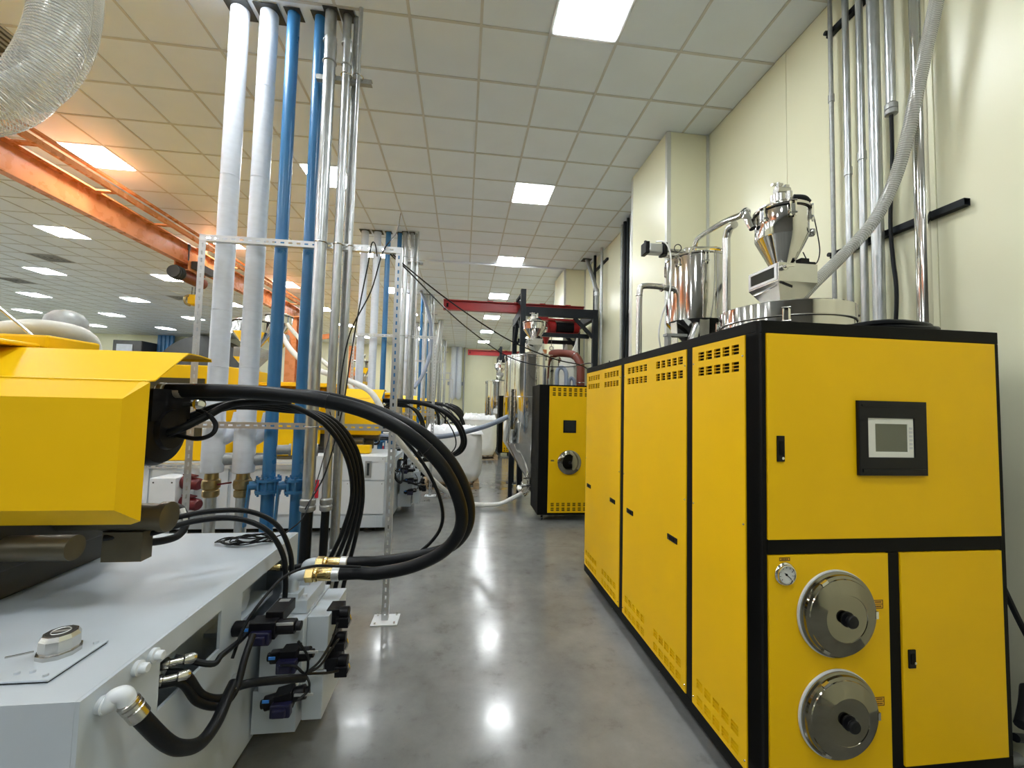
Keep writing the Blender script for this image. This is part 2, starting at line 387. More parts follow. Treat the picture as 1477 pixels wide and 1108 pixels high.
# black frame: members between panels
fr = MB()
for z0, z1 in ((CZB, 0.16), (2.045, CH)):
    fr.box(0, 0.012, z0, 0.035, CL, z1)
    fr.box(CW-0.035, 0.012, z0, CW, CL, z1); fr.box(0.035, CL-0.035, z0, CW-0.035, CL, z1)
fr.box(0, 0, CZB, CW, 0.04, 0.22); fr.box(0, 0, 2.037, CW, 0.04, CH)
fr.box(0, 0, 0.22, 0.018, 0.1, 2.037); fr.box(CW-0.03, 0, 0.22, CW, 0.04, 2.037); fr.box(0.018, 0, 1.107, CW-0.03, 0.04, 1.168); fr.box(0.582, 0, 0.22, 0.64, 0.04, 1.107)
for a0, a1 in ((0.012, 0.1), (0.522, 0.582), (1.472, 1.54), (2.432, CL)): fr.box(0, a0, 0.16, 0.035, a1, 2.045)
fr.box(CW-0.035, CL-0.05, 0.16, CW, CL, 2.045); fr.box(CW-0.035, 0.04, 0.16, CW, 0.1, 2.045)
fr.build('frame', 'black', CB, bevel=0.003)
MB().box(0.0, 0.04, CH-0.001, CW, CL, CH+0.004).build('top_plate', 'black', CB)
MB().box(0.05, 0.05, CZB+0.01, CW-0.004, CL-0.004, CH-0.01).build('inner_body', 'inside', CB)
def vgrid(a0, zs): return [(a0+0.0684*k, a0+0.0684*k+0.051, z-0.0065, z+0.0065) for k in range(5) for z in zs]
zt = [2.001, 1.985, 1.969, 1.921, 1.905, 1.889]; zbm = [0.303, 0.287, 0.271, 0.222, 0.206, 0.190]
def latch(parent, fn, u, v, w, h, lock=None):
    m = MB(); m.prism([(u, v), (u+w, v), (u+w, v+h), (u, v+h)], fn, 0.0, -0.006); o = m.build('latch', 'plastic', parent, bevel=0.002)
    m = MB(); m.prism([(u+w*0.25, v+h*0.25), (u+w*0.75, v+h*0.25), (u+w*0.75, v+h*0.8), (u+w*0.25, v+h*0.8)], fn, -0.006, -0.009); m.build('latch_paddle', 'black', o)
    m = MB(); m.lathe([(0.006, 0), (0.006, 0.003), (0.0, 0.003)], fn(*(lock or (u+w*0.8, v+h*0.3)), -0.006), fn(0,0,-1)-fn(0,0,0), 12); m.build('lock', 'chrome', o)
sidefn = lambda u, v, w: V3((w-0.004, u, v))
for a0, a1, gr, lt in ((0.102, 0.52, (0.139,), ()), (0.584, 1.47, (0.62, 1.08), (0.673, 1.283)), (1.542, 2.43, (1.59, 2.05), (1.631, 2.255))):
    holes = [h for g in gr for h in vgrid(g, zt)+vgrid(g+0.015, zbm)]
    p = MB().plate(a0, a1, 0.162, 2.043, holes, 0.012, sidefn).build('side_panel', 'yellow', CB)
    for l in lt: latch(p, sidefn, l, 0.925, 0.11, 0.034)
    for z in (0.2, 1.2, 1.95):
        for a in (a0+0.012, a1-0.012): MB().lathe([(0.005, 0), (0.004, 0.003), (0, 0.0032)], sidefn(a, z, 0), (-1, 0, 0), 8).build('screw', 'steelb', p)
frfn = lambda u, v, w: V3((u, w-0.006, v))
def door(u0, u1, v0, v1, name='front_door'): return MB().plate(u0, u1, v0, v1, [], 0.02, frfn).build(name, 'yellow', CB, bevel=0.002)
d1 = door(0.020, 1.162, 1.170, 2.035); d2 = door(0.020, 0.580, 0.222, 1.105, 'front_panel'); d3 = door(0.642, 1.158, 0.222, 1.105)
latch(d1, frfn, 0.059, 1.493, 0.035, 0.108, (0.083, 1.507)); latch(d3, frfn, 0.664, 0.623, 0.035, 0.077)
# touch screen
ts = MB().plate(0.435, 0.773, 1.438, 1.759, [(0.482, 0.706, 1.516, 1.685)], -0.016, frfn).build('screen_surround', 'plastic', d1, bevel=0.004)
m = MB(); m.prism([(0.45, 1.452), (0.758, 1.452), (0.758, 1.466), (0.45, 1.466)], frfn, -0.016, -0.021); m.build('cover_rail', 'plastic', d1)
m = MB(); m.prism([(0.45, 1.735), (0.758, 1.735), (0.758, 1.742), (0.45, 1.742)], frfn, -0.016, -0.02); m.build('cover_rail', 'plastic', d1)
MB().plate(0.482, 0.706, 1.516, 1.685, [(0.518, 0.678, 1.540, 1.660)], -0.012, frfn).build('screen_bezel', 'cream', d1)
MB().prism([(0.518, 1.540), (0.678, 1.540), (0.678, 1.660), (0.518, 1.660)], frfn, -0.001, -0.009).build('display', 'screen', d1)
for k in range(6): MB().prism([(0.685, 1.552+0.017*k), (0.700, 1.552+0.017*k), (0.700, 1.562+0.017*k), (0.685, 1.562+0.017*k)], frfn, -0.012, -0.0135).build('screen_key', 'alum', d1)
# round lids
for cz in (0.866, 0.462):
    cx = 0.322
    g = MB().lathe([(0.166, 0), (0.178, 0.002), (0.178, 0.010), (0.165, 0.012)], frfn(cx-0.002, cz, 0), (0, -1, 0), 56).build('lid_gasket', 'white', d2)
    o = MB().lathe([(0.165, 0.006), (0.174, 0.008), (0.174, 0.017), (0.166, 0.021), (0.165, 0.024), (0.163, 0.030), (0.152, 0.034), (0.150, 0.038), (0.140, 0.042), (0.098, 0.055), (0.094, 0.056), (0.093, 0.054), (0.02, 0.055), (0, 0.055)], frfn(cx, cz, 0), (0, -1, 0), 64).build('round_lid', 'lidsteel', d2, ang=25)
    MB().lathe([(0.030, 0.054), (0.030, 0.059), (0.016, 0.062), (0.014, 0.068), (0.023, 0.070), (0.026, 0.073), (0.026, 0.080), (0.022, 0.084), (0, 0.085)], frfn(cx, cz, 0), (0, -1, 0), 28).build('lid_knob', 'plastic', o)
    for ang in range(3):
        a = ang*2*PI/3+2.1; p = frfn(cx+0.158*math.cos(a), cz+0.158*math.sin(a), -0.032); MB().cbox(p, (0.03, 0.012, 0.012), Matrix.Rotation(-a+PI/2, 3, 'Y')).build('lid_clip', 'chrome', o)
def sticker(u, v, w, h, rows):
    s = MB().prism([(u, v), (u+w, v), (u+w, v+h), (u, v+h)], frfn, 0, -0.001).build('sticker', 'sticker', d2)
    m = MB(); e = 0.003
    for a, b, c, d in ((0, w, 0, e), (0, w, h-e, h), (0, e, e, h-e), (w-e, w, e, h-e)): m.prism([(u+a, v+c), (u+b, v+c), (u+b, v+d), (u+a, v+d)], frfn, -0.001, -0.0016)
    for r in range(rows):
        y = v+h*(r+0.5)/rows
        if r: m.prism([(u, v+h*r/rows-0.0012), (u+w, v+h*r/rows-0.0012), (u+w, v+h*r/rows+0.0012), (u, v+h*r/rows+0.0012)], frfn, -0.001, -0.0016)
        for k in range(4): m.prism([(u+w*(0.2+0.16*k), y-0.003), (u+w*(0.31+0.16*k), y-0.003), (u+w*(0.31+0.16*k), y+0.003), (u+w*(0.2+0.16*k), y+0.003)], frfn, -0.001, -0.0016)
    m.build('sticker_print', 'stickink', s)
sticker(0.503, 0.876, 0.046, 0.036, 2); sticker(0.499, 0.478, 0.046, 0.036, 2); sticker(0.067, 1.084, 0.048, 0.014, 1)
# pressure gauge
g = MB().lathe([(0.046, 0), (0.048, 0.003), (0.047, 0.006), (0.041, 0.010), (0.040, 0.015), (0.036, 0.016), (0.034, 0.010)], frfn(0.092, 1.031, 0), (0, -1, 0), 36, cap=False).build('pressure_gauge', 'chrome', d2)
MB().lathe([(0.035, 0.006), (0.035, 0.009), (0, 0.009)], frfn(0.092, 1.031, 0), (0, -1, 0), 32).build('dial', 'dial', g)
m = MB(); m.bar(frfn(0.084, 1.038, -0.0105), frfn(0.112, 1.014, -0.0105), 0.0025, 0.002); m.lathe([(0.005, 0.009), (0.004, 0.012), (0, 0.012)], frfn(0.092, 1.031, 0), (0, -1, 0), 10)
for k in range(9):
    a = -PI*0.25+k*PI*1.5/8; m.bar(frfn(0.092+0.026*math.cos(a), 1.031+0.026*math.sin(a), -0.0098), frfn(0.092+0.031*math.cos(a), 1.031+0.031*math.sin(a), -0.0098), 0.002, 0.0015)
m.build('gauge_needle', 'plastic', g)
# castors
for b in (0.10, CW-0.1):
    for a in (0.12, 0.89, 1.69, 2.33):
        w = MB().lathe([(0.02, -0.014), (0.037, -0.012), (0.038, 0), (0.037, 0.012), (0.02, 0.014)], (b, a, 0.038), (1, 0, 0), 20).build('castor', 'rubberm', CB)
        m = MB(); m.box(b-0.03, a-0.03, 0.082, b+0.03, a+0.03, 0.09); m.box(b-0.022, a-0.018, 0.035, b-0.018, a+0.018, 0.082); m.box(b+0.018, a-0.018, 0.035, b+0.022, a+0.018, 0.082); m.bar((b-0.03, a+0.02, 0.06), (b-0.075, a+0.05, 0.066), 0.03, 0.004); m.build('castor_fork', 'alum', w)
# ================================================================= equipment standing on the cabinet
TOPZ = CH+0.004
def toggle(mb, c, R, ang, z):
    e = V3((math.cos(ang), math.sin(ang), 0)); t = V3((-e.y, e.x, 0)); p = V3((c[0], c[1], 0))+e*(R+0.012)
    for s in (-0.012, 0.012): mb.bar(p+t*s+V3((0,0,z-0.07)), p+t*s+V3((0,0,z+0.02)), 0.005, 0.012)
    mb.cyl(p-t*0.02+V3((0,0,z+0.02)), p+t*0.02+V3((0,0,z+0.02)), 0.006, 8); mb.cyl(p-t*0.02+V3((0,0,z-0.05)), p+t*0.02+V3((0,0,z-0.05)), 0.006, 8)
    mb.cbox(p+V3((0,0,z-0.03))-e*0.006, (0.02, 0.02, 0.06), Matrix.Rotation(ang, 3, 'Z'))
# drum hopper (only its upper ring shows above the cabinet)
dc = (1.86, 2.20)
DR = thing('drum_hopper', 'wide low polished steel drum on top of the large yellow cabinet', 'hopper', (dc[0], dc[1], TOPZ))
MB().lathe([(0.325, 0), (0.333, 0.002), (0.333, 0.105), (0.325, 0.108)], (*dc, TOPZ), n=72).build('drum_wall', 'steel', DR)
MB().lathe([(0.336, 0.108), (0.339, 0.112), (0.339, 0.185), (0.334, 0.190), (0.30, 0.194), (0.1, 0.196), (0, 0.196)], (*dc, TOPZ), n=72).build('drum_lid', 'steel', DR, ang=25)
MB().ring((*dc, TOPZ+0.107), (0, 0, 1), 0.337, 0.005, 72, 6).build('clamp_band', 'steelb', DR)
for a in (4.05, 5.75, 1.2, 2.6):
    m = MB(); toggle(m, dc, 0.338, a, TOPZ+0.125); m.build('toggle_latch', 'chrome', DR)
# vacuum loader
lc = (1.855, 2.203); LZ = 2.54
def loader(name, label, c, zb, s, cat='hopper', group=None, rich=True, rs=None, ch=None, cy=None):
    """steel vacuum loader: sight-glass box + cone + cylinder + lid with valve head; zb = underside of cone"""
    x, y = c; rs = rs or s; ch = ch or 0.165*s; cy = cy or 0.112*s; zr = ch+cy; T = thing(name, label, cat, (x, y, zb-0.225*s), group)
    b = 0.122*s; bz0, bz1 = zb-0.105*s, zb
    o = MB().plate(-b, b, bz0, bz1, [], 2*b, lambda u, v, w: V3((x+u, y-b+w, v))).build('sight_box', 'steelb', T, bevel=0.003)
    # funnel below the box
    k = 0.05*s; fz = zb-0.225*s; m = MB()
    m.add([(x-b,y-b,bz0),(x+b,y-b,bz0),(x+b,y+b,bz0),(x-b,y+b,bz0),(x-k,y-k,fz),(x+k,y-k,fz),(x+k,y+k,fz),(x-k,y+k,fz)], [(0,1,2,3),(7,6,5,4),(0,4,5,1),(1,5,6,2),(2,6,7,3),(3,7,4,0)]); m.build('sight_funnel', 'steelb', T)
    if rich:
        MB().plate(y-b+0.008, y+b-0.008, bz0+0.008, bz1-0.006, [(y-b+0.025, y+b-0.025, bz0+0.022, bz1-0.02)], -0.006, lambda u, v, w: V3((x-b+w, u, v))).build('window_frame', 'alum', o, bevel=0.002)
        MB().box(x-b-0.002, y-b+0.024, bz0+0.021, x-b+0.004, y+b-0.024, bz1-0.019).build('sight_glass', 'glassdark', o)
        m = MB(); m.lathe([(0.016, 0), (0.016, 0.012), (0.009, 0.014), (0.009, 0.03), (0, 0.03)], (x-b+0.03, y-b-0.001, bz1-0.03), (0, -1, 0), 16); m.bar((x-b+0.03, y-b-0.022, bz1-0.03), (x-b+0.075, y-b-0.026, bz1-0.024), 0.012, 0.01); m.build('box_latch', 'chrome', o)
        MB().bar((x-b-0.004, y-b+0.05, bz0-0.03), (x-b+0.01, y+b-0.03, bz0-0.03), 0.012, 0.006).build('flap_handle', 'chrome', T)
        m = MB(); m.bar((x-b*0.85, y-b-0.004, bz0-0.012), (x-b*0.3, y-b+0.002, bz0-0.03), 0.004, 0.014); m.build('flap_lever', 'plastic', T)
    MB().lathe([(0.076*rs, 0.0), (0.080*rs, 0.012*s), (0.186*rs, ch-0.01), (0.192*rs, ch), (0.192*rs, zr), (0.197*rs, zr+0.005)], (x, y, zb), n=48 if rich else 24).build('loader_body', 'steel', T, ang=30)
    ld = MB().lathe([(0.202*rs, zr+0.003), (0.206*rs, zr+0.008), (0.206*rs, zr+0.018), (0.198*rs, zr+0.024), (0.15*rs, zr+0.045), (0.095*rs, zr+0.06), (0.09*rs, zr+0.068), (0, zr+0.068)], (x, y, zb), n=48 if rich else 24).build('loader_lid', 'steel', T, ang=30)
    MB().ring((x, y, zb+zr+0.002), (0, 0, 1), 0.200*rs, 0.006*rs, 40, 6).build('lid_seal', 'rubber', ld)
    z1 = zb+zr+0.065; m = MB(); m.lathe([(0.06*rs, 0), (0.06*rs, 0.05*s), (0.052*rs, 0.055*s), (0, 0.055*s)], (x-0.02*rs, y, z1), n=20); m.cyl((x-0.06*rs, y-0.02*rs, z1+0.075*s), (x+0.05*rs, y-0.02*rs, z1+0.075*s), 0.024*s, 14); m.cbox((x+0.045*rs, y, z1+0.08*s), (0.025*s, 0.03*s, 0.075*s)); m.cyl((x-0.045*rs, y-0.02*rs, z1+0.08*s), (x-0.045*rs, y-0.02*rs, z1+0.12*s), 0.012*s, 10); m.cyl((x+0.03*rs, y-0.05*rs, z1), (x+0.03*rs, y-0.05*rs, z1+0.06*s), 0.018*s, 10); m.bar((x-0.09*rs, y-0.01, z1+0.11*s), (x+0.0*rs, y-0.01, z1+0.115*s), 0.02*s, 0.012*s)
    m.build('valve_head', 'steelb', ld)
    if rich:
        R = 0.192*rs; zl = zb+zr
        for a in (3.4, 4.4, 5.5, 0.6, 1.8):
            m = MB(); toggle(m, c, R+0.003, a, zl-0.005); m.build('toggle_latch', 'chrome', T)
        MB().lathe([(0.018, 0), (0.024, 0.008), (0.024, 0.026), (0.018, 0.03), (0, 0.03)], (x+R*0.97, y-0.05, zb+ch+0.03), (1, -0.2, 0), 16).build('side_port', 'steelb', T)
        MB().tube([(x+0.02, y-0.07, zl+0.075), (x+0.07, y-0.09, zl+0.065), (x+0.105, y-0.085, zl+0.045)], 0.016, 10, 5).build('air_hose', 'rubberm', ld)
        MB().tube([(x+0.10, y-0.085, zl+0.045), (x+R+0.01, y-0.06, zl+0.02), (x+R+0.075, y-0.03, zb+0.21), (x+R+0.085, y-0.03, zb+0.11), (x+R+0.03, y-0.06, zb+0.03), (x+0.10, y-0.08, zb+0.035), (x+0.06, y-0.09, zb+0.08)], 0.0032, 6, 7).build('sensor_cable', 'rubberm', T)
        m = MB(); m.cbox((x+0.065, y-0.08, zb+0.022), (0.05, 0.04, 0.04)); m.cbox((x+0.105, y-0.085, zb+0.012), (0.05, 0.03, 0.022)); m.build('sensor', 'plastic', T)
    return T
loader('vacuum_loader', 'polished steel cone loader with sight-glass box on the wide low drum', lc, LZ+0.002, 1.0, rs=0.722, ch=0.187, cy=0.150)
# filter tank behind
tc_ = (1.91, 3.20)
TK = thing('filter_tank', 'tall polished steel filter tank with toggle latches standing on the yellow cabinet', 'tank', (*tc_, TOPZ))
MB().lathe([(0.06, 2.22), (0.075, 2.23), (0.228, 2.405), (0.237, 2.42), (0.237, 2.935), (0.24, 2.94)], (*tc_, 0), n=56).build('tank_body', 'steel', TK, ang=25)
MB().lathe([(0.243, 2.938), (0.247, 2.942), (0.247, 2.954), (0.24, 2.958), (0.18, 2.966), (0, 2.97)], (*tc_, 0), n=56).build('tank_lid', 'steel', TK, ang=25)
for a in (3.6, 4.5, 5.35, 0.2, 2.4):
    m = MB(); toggle(m, tc_, 0.239, a, 2.92); m.build('toggle_latch', 'chrome', TK)
for k, a in enumerate((3.35, 4.45, 5.6, 1.3)):
    e = V3((math.cos(a), math.sin(a), 0)); p = V3((*tc_, 0)); m = MB()
    m.bar(p+e*0.205+V3((0,0,TOPZ)), p+e*0.228+V3((0,0,2.44)), 0.07, 0.006, up=e); m.build('support_leg', 'steelb', TK)
MB().tube([PY(995, 367, 3.0), PY(995, 358, 3.0), PY(1010, 357, 3.0), PY(1038, 358, 3.0), PY(1040, 366, 3.0)], 0.008, 8, 4).build('lid_handle', 'chrome', TK)
MB().tube([(1.84, 3.05, 2.40), (1.77, 3.0, 2.28), (1.70, 2.97, 2.12)], 0.035, 14, 4).build('drain_spout', 'steelb', TK)
m = MB(); m.box(1.55, 3.0, 2.27, 1.72, 3.06, 2.29); m.box(1.56, 3.0, TOPZ, 1.585, 3.06, 2.27); m.build('spout_bracket', 'galvdull', TK)
m = MB(); m.tube([(1.70, 3.20, 2.70), (1.55, 3.17, 2.705), (1.43, 3.17, 2.70), (1.405, 3.17, 2.66), (1.40, 3.17, 2.5), (1.40, 3.17, TOPZ)], 0.024, 14, 5); o = m.build('air_pipe', 'steelb', TK)
m = MB(); m.ring((1.60, 3.185, 2.703), (1, 0.1, 0), 0.027, 0.008, 16, 6); m.ring((1.40, 3.17, 2.62), (0, 0, 1), 0.026, 0.004, 16, 6); m.build('pipe_clamp', 'chrome', o)
# pneumatic cylinder on the lid
PC = thing('pneumatic_cylinder', 'small grey air cylinder with black end caps lying on the filter tank lid', 'cylinder', (1.70, 3.2, 2.97))
m = MB(); m.box(1.48, 3.16, 2.985, 1.60, 3.24, 3.065); 
m.build('barrel', 'alum', PC, bevel=0.012)
for x0, x1 in ((1.445, 1.48), (1.60, 1.635)):
    m = MB(); m.box(x0, 3.15, 2.975, x1, 3.25, 3.075); m.cyl((x0+0.018, 3.2, 3.075), (x0+0.018, 3.2, 3.095), 0.012, 10); m.build('end_cap', 'plastic', PC, bevel=0.006)
m = MB(); m.cyl((1.635, 3.2, 3.025), (1.82, 3.2, 3.025), 0.016, 12); m.box(1.635, 3.165, 2.972, 1.86, 3.235, 2.995); m.box(1.80, 3.17, 2.995, 1.86, 3.23, 3.05); m.build('rod_and_bracket', 'steelb', PC)
MB().ring((1.72, 3.15, 3.03), (0, 1, 0.2), 0.03, 0.004, 18, 6).build('air_line', 'rubberm', PC)
MB().tube([(1.53, 3.15, 3.07), (1.58, 3.1, 3.05), (1.60, 3.05, 2.95), (1.585, 3.0, 2.78), (1.56, 2.98, 2.6), (1.50, 2.98, 2.42), (1.475, 2.98, 2.26), (1.52, 3.0, TOPZ+0.004)], 0.006, 6, 6).build('air_tube', 'milky', PC)
MB().lathe([(0.0, -0.035), (0.03, -0.03), (0.038, 0), (0.03, 0.03), (0, 0.035)], (2.00, 3.08, 3.0), (1, 0.2, 0), 16).build('yellow_cap', 'yellow', PC)
# steel suction pipe from tank lid to the loader
m = MB(); a = V3((1.89, 3.2, 2.968)); b = V3((1.70, 2.30, 2.86))
m.tube([a, a+V3((0,0,0.06)), (1.885, 3.17, 3.075), (1.87, 3.08, 3.105), (1.78, 2.62, 3.02), (1.72, 2.38, 2.945), (1.70, 2.30, 2.92), (1.69, 2.27, 2.87), (1.70, 2.24, 2.80)], 0.021, 14, 5)
SP = solo(m, 'suction_pipe', 'chrome', 'bent steel pipe running from filter tank lid to cone loader', 'pipe')
m = MB(); m.ring((1.89, 3.2, 3.0), (0, 0, 1), 0.026, 0.008, 18, 8); m.ring((1.70, 2.305, 2.925), (0.2, 1, 0.5), 0.025, 0.008, 18, 8); m.build('pipe_union', 'chrome', SP, off=SP.location)
m = MB(); m.cyl((1.815, 2.66, TOPZ), (1.815, 2.66, 2.93), 0.026, 14); m.tube([(1.815, 2.66, 2.92), (1.81, 2.62, 2.97), (1.80, 2.55, 2.97)], 0.026, 12, 3)
solo(m, 'return_pipe', 'steelb', 'upright steel pipe standing behind the cone loader', 'pipe')
# valve screw at back corner of the cabinet top
m = MB(); m.cyl((1.42, 3.9, TOPZ), (1.42, 3.9, 2.13), 0.012, 10); m.bar((1.38, 3.9, 2.125), (1.46, 3.9, 2.125), 0.014, 0.01); m.cyl((1.42, 3.9, 2.13), (1.42, 3.9, 2.165), 0.005, 8)
solo(m, 'bleed_valve', 'plastic', 'tiny black bleed valve at the back corner of the yellow cabinet top', 'valve')
def coil(name, label, cx, cy, z, turns, R, r, matn, cat='hose', sq=1.0, sx=1.0):
    m = MB(); pts = []; rnd = random.Random(hash(name) % 97 if False else len(name))
    for i in range(turns*20+1):
        a = 2*PI*i/20; t = i//20; R2 = R*(1-0.11*((t*2) % 3))+0.01*math.sin(a*2+t)
        pts.append((cx+R2*sx*math.cos(a)+0.012*math.sin(t*2.3), cy+R2*sq*math.sin(a)+0.012*math.cos(t*1.7), z+r+ (r*1.5*t if t < 3 else r*1.5*(t-2)) + r*0.35*math.sin(a*3+t)))
    m.tube(pts, r, 8, 0)
    return solo(m, name, matn, label, cat)
coil('hose_coil', 'coil of black hose lying on the yellow cabinet top against the wall', 2.20, 1.93, TOPZ, 4, 0.22, 0.0145, 'rubber', sq=0.85)
# ================================================================= right wall services
def conduit(name, label, x, y, z0, z1, r, matn, collars=(), group=None, n=16):
    t = thing(name, label, 'pipe', (x, y, z0), group)
    MB().cyl((x, y, z0), (x, y, z1), r, n).build('pipe_run', matn, t)
    for z in collars: MB().lathe([(r+0.001, -0.03), (r+0.005, -0.028), (r+0.005, 0.028), (r+0.001, 0.03)], (x, y, z), n=n).build('coupling', matn, t)
    return t
WX = 2.70
conduit('wall_conduit', 'thinnest galvanized conduit on the right wall, beside the bare wall panel', WX+0.02, 2.72, 1.0, CZ-0.008, 0.015, 'galvdull', (4.1,))
conduit('wall_conduit', 'galvanized conduit with low coupling on the right wall, second from the thin one', WX+0.015, 2.59, 1.0, CZ-0.008, 0.021, 'galv', (3.45,))
conduit('wall_conduit', 'galvanized conduit with high coupling on the right wall, third from the thin one', WX+0.015, 2.485, 1.0, CZ-0.008, 0.022, 'galv', (3.5,))
conduit('wall_conduit', 'thick galvanized wall pipe next to the conduit that ends in a black cable', WX, 2.375, 1.0, CZ-0.008, 0.034, 'galv')
t = conduit('wall_conduit', 'short galvanized conduit ending halfway down the wall with a black cable', WX, 2.27, 3.69, CZ-0.008, 0.025, 'galv')
MB().lathe([(0.026, -0.05), (0.034, -0.045), (0.034, -0.02), (0.030, -0.015), (0.034, -0.01), (0.034, 0.02), (0.026, 0.03)], (WX, 2.27, 3.69), n=16).build('end_gland', 'galvdull', t)
MB().tube([(WX, 2.27, 3.66), (WX, 2.272, 3.3), (WX+0.01, 2.30, 2.95), (WX+0.01, 2.29, 2.7), (WX, 2.265, 2.45), (WX, 2.29, 2.0), (WX, 2.3, 1.2)], 0.011, 8, 6).build('cable', 'rubber', t)
conduit('wall_conduit', 'thick polished steel pipe standing alone on the right wall', WX-0.01, 2.10, 1.0, CZ-0.008, 0.036, 'chrome')
def strut(name, label, y0, y1, z, x=XR-0.022):
    t = thing(name, label, 'rail', (x, (y0+y1)/2, z))
    m = MB(); m.box(x-0.02, y0, z-0.02, x-0.018, y1, z+0.02) ; m.box(x-0.02, y0, z+0.018, x+0.02, y1, z+0.021); m.box(x-0.02, y0, z-0.021, x+0.02, y1, z-0.018); m.box(x+0.016, y0, z-0.018, x+0.02, y1, z+0.018)
    m.build('channel', 'ironblack', t)
    m = MB(); m.cyl((x-0.05, y1-0.02, z), (x-0.02, y1-0.02, z), 0.016, 10); m.build('end_bolt', 'ironblack', t); return t
strut('strut_rail', 'black strut rail across the wall pipes above the yellow cabinet', 1.93, 2.78, 2.90)
strut('strut_rail', 'black strut rail at the top of the galvanized wall conduits', 2.20, 2.78, 4.66)
# flexible clear hose from loader up to the ceiling
pts = [(1.99, 2.26, 2.36), PY(1178, 405, 2.22), PY(1212, 372, 2.25), PY(1258, 322, 2.22), PY(1288, 265, 2.17), PY(1308, 200, 2.10), PY(1323, 130, 2.05), PY(1336, 70, 2.0), PY(1348, 15, 1.96), PY(1358, -40, 1.92), PY(1362, -110, 1.90), (2.52, 1.88, CZ-0.01)]
HS = thing('clear_hose', 'clear flexible suction hose rising from cone loader to the ceiling by the wall', 'hose', pts[0])
sp = smooth_path(pts, 10); MB().tube(sp, 0.034, 16).build('hose_wall', 'clearg', HS)
m = MB()
for i in range(0, len(sp)-1):
    for q in (0.0, 0.5):
        p = sp[i].lerp(sp[i+1], q); m.ring(p, sp[i+1]-sp[i], 0.0338, 0.0016, 14, 4)
m.build('wire_rings', 'wire', HS)
# bundle on the wall beyond the first pier
for k, (y, r, mt) in enumerate([(6.85, 0.026, 'galvdull'), (6.72, 0.030, 'ironblack'), (6.58, 0.024, 'ironblack'), (6.44, 0.030, 'galv')]):
    conduit('wall_conduit', ['dull grey conduit farthest from the pier in the bundle of four', 'dark conduit second in the bundle of four beyond the first pier', 'dark thin conduit third in the bundle of four beyond the first pier', 'bright galvanized conduit nearest the pier in the bundle of four'][k], WX, y, 0.9, CZ-0.008, r, mt, (3.9-0.2*k,))
MB_ = MB(); MB_.tube([(WX-0.03, 6.5, 3.4), (WX-0.035, 6.58, 3.0), (WX-0.04, 6.62, 2.6), (WX-0.03, 6.58, 2.1), (WX-0.03, 6.52, 1.5)], 0.010, 8, 6)
solo(MB_, 'drop_cable', 'rubber', 'black cable drooping beside the bundle of four wall conduits', 'cable')
strut('strut_rail', 'black strut rail holding the bundle of four conduits', 6.35, 6.95, 2.42)
# bundle by the jib crane: a slanting drop and two straight pipes
t = thing('slanting_pipe', 'grey pipe slanting from the ceiling to the wall above the black crane frame', 'pipe', (2.6, 8.0, 1.0))
MB().tube([(2.60, 8.62, CZ-0.01), (2.64, 8.40, 4.55), (2.67, 8.18, 4.15), (2.68, 8.15, 3.9), (2.68, 8.15, 1.0)], 0.045, 14, 4).build('pipe_run', 'galvdull', t)
MB().lathe([(0.046, -0.04), (0.052, -0.035), (0.052, 0.035), (0.046, 0.04)], (2.68, 8.15, 4.05), n=16).build('coupling', 'galv', t); MB().lathe([(0.046, -0.04), (0.052, -0.035), (0.052, 0.035), (0.046, 0.04)], (2.68, 8.15, 3.62), n=16).build('coupling', 'galv', t)
MB().box(2.50, 8.55, CZ-0.012, 2.70, 8.75, CZ-0.007).build('ceiling_hole_shade', 'ironblack', t)  # dark sheet in place of the shaded hole in the ceiling
conduit('wall_conduit', 'bright steel conduit straight beside the slanting grey pipe', WX, 7.92, 0.9, CZ-0.008, 0.03, 'galv', (3.7,))
conduit('wall_conduit', 'dark conduit behind the slanting grey pipe near the black crane frame', WX, 8.36, 0.9, CZ-0.008, 0.03, 'ironblack')
strut('strut_rail', 'black strut rail near the ceiling by the slanting grey pipe', 7.75, 8.5, 4.66)
# cable and pipework in the gap between cabinet and wall
m = MB(); m.tube([PXX(1436, 822, 2.456), PXX(1453, 860, 2.55), PXX(1480, 915, 2.66), PXX(1520, 985, 2.776)], 0.012, 8, 5)
solo(m, 'drop_cable', 'rubber', 'black cable hanging between yellow cabinet and right wall', 'cable')
FB = thing('floor_manifold', 'low black and steel pipework on the floor behind the cabinet by the wall', 'pipework', (2.62, 1.75, 0))
m = MB(); m.tube([(2.5, 1.62, 0.34), (2.62, 1.68, 0.37), (2.74, 1.75, 0.40)], 0.022, 10, 4); m.tube([(2.5, 1.64, 0.27), (2.62, 1.66, 0.24), (2.74, 1.70, 0.2)], 0.018, 10, 4); m.build('black_hose', 'rubber', FB)
m = MB(); m.cyl((2.52, 1.8, 0.03), (2.76, 1.8, 0.03), 0.028, 12); m.cyl((2.64, 1.8, 0.03), (2.64, 1.8, 0.3), 0.025, 12); m.lathe([(0.045, 0), (0.045, 0.02), (0, 0.02)], (2.64, 1.8, 0.3), n=16); m.build('steel_pipe', 'galvdull', FB)
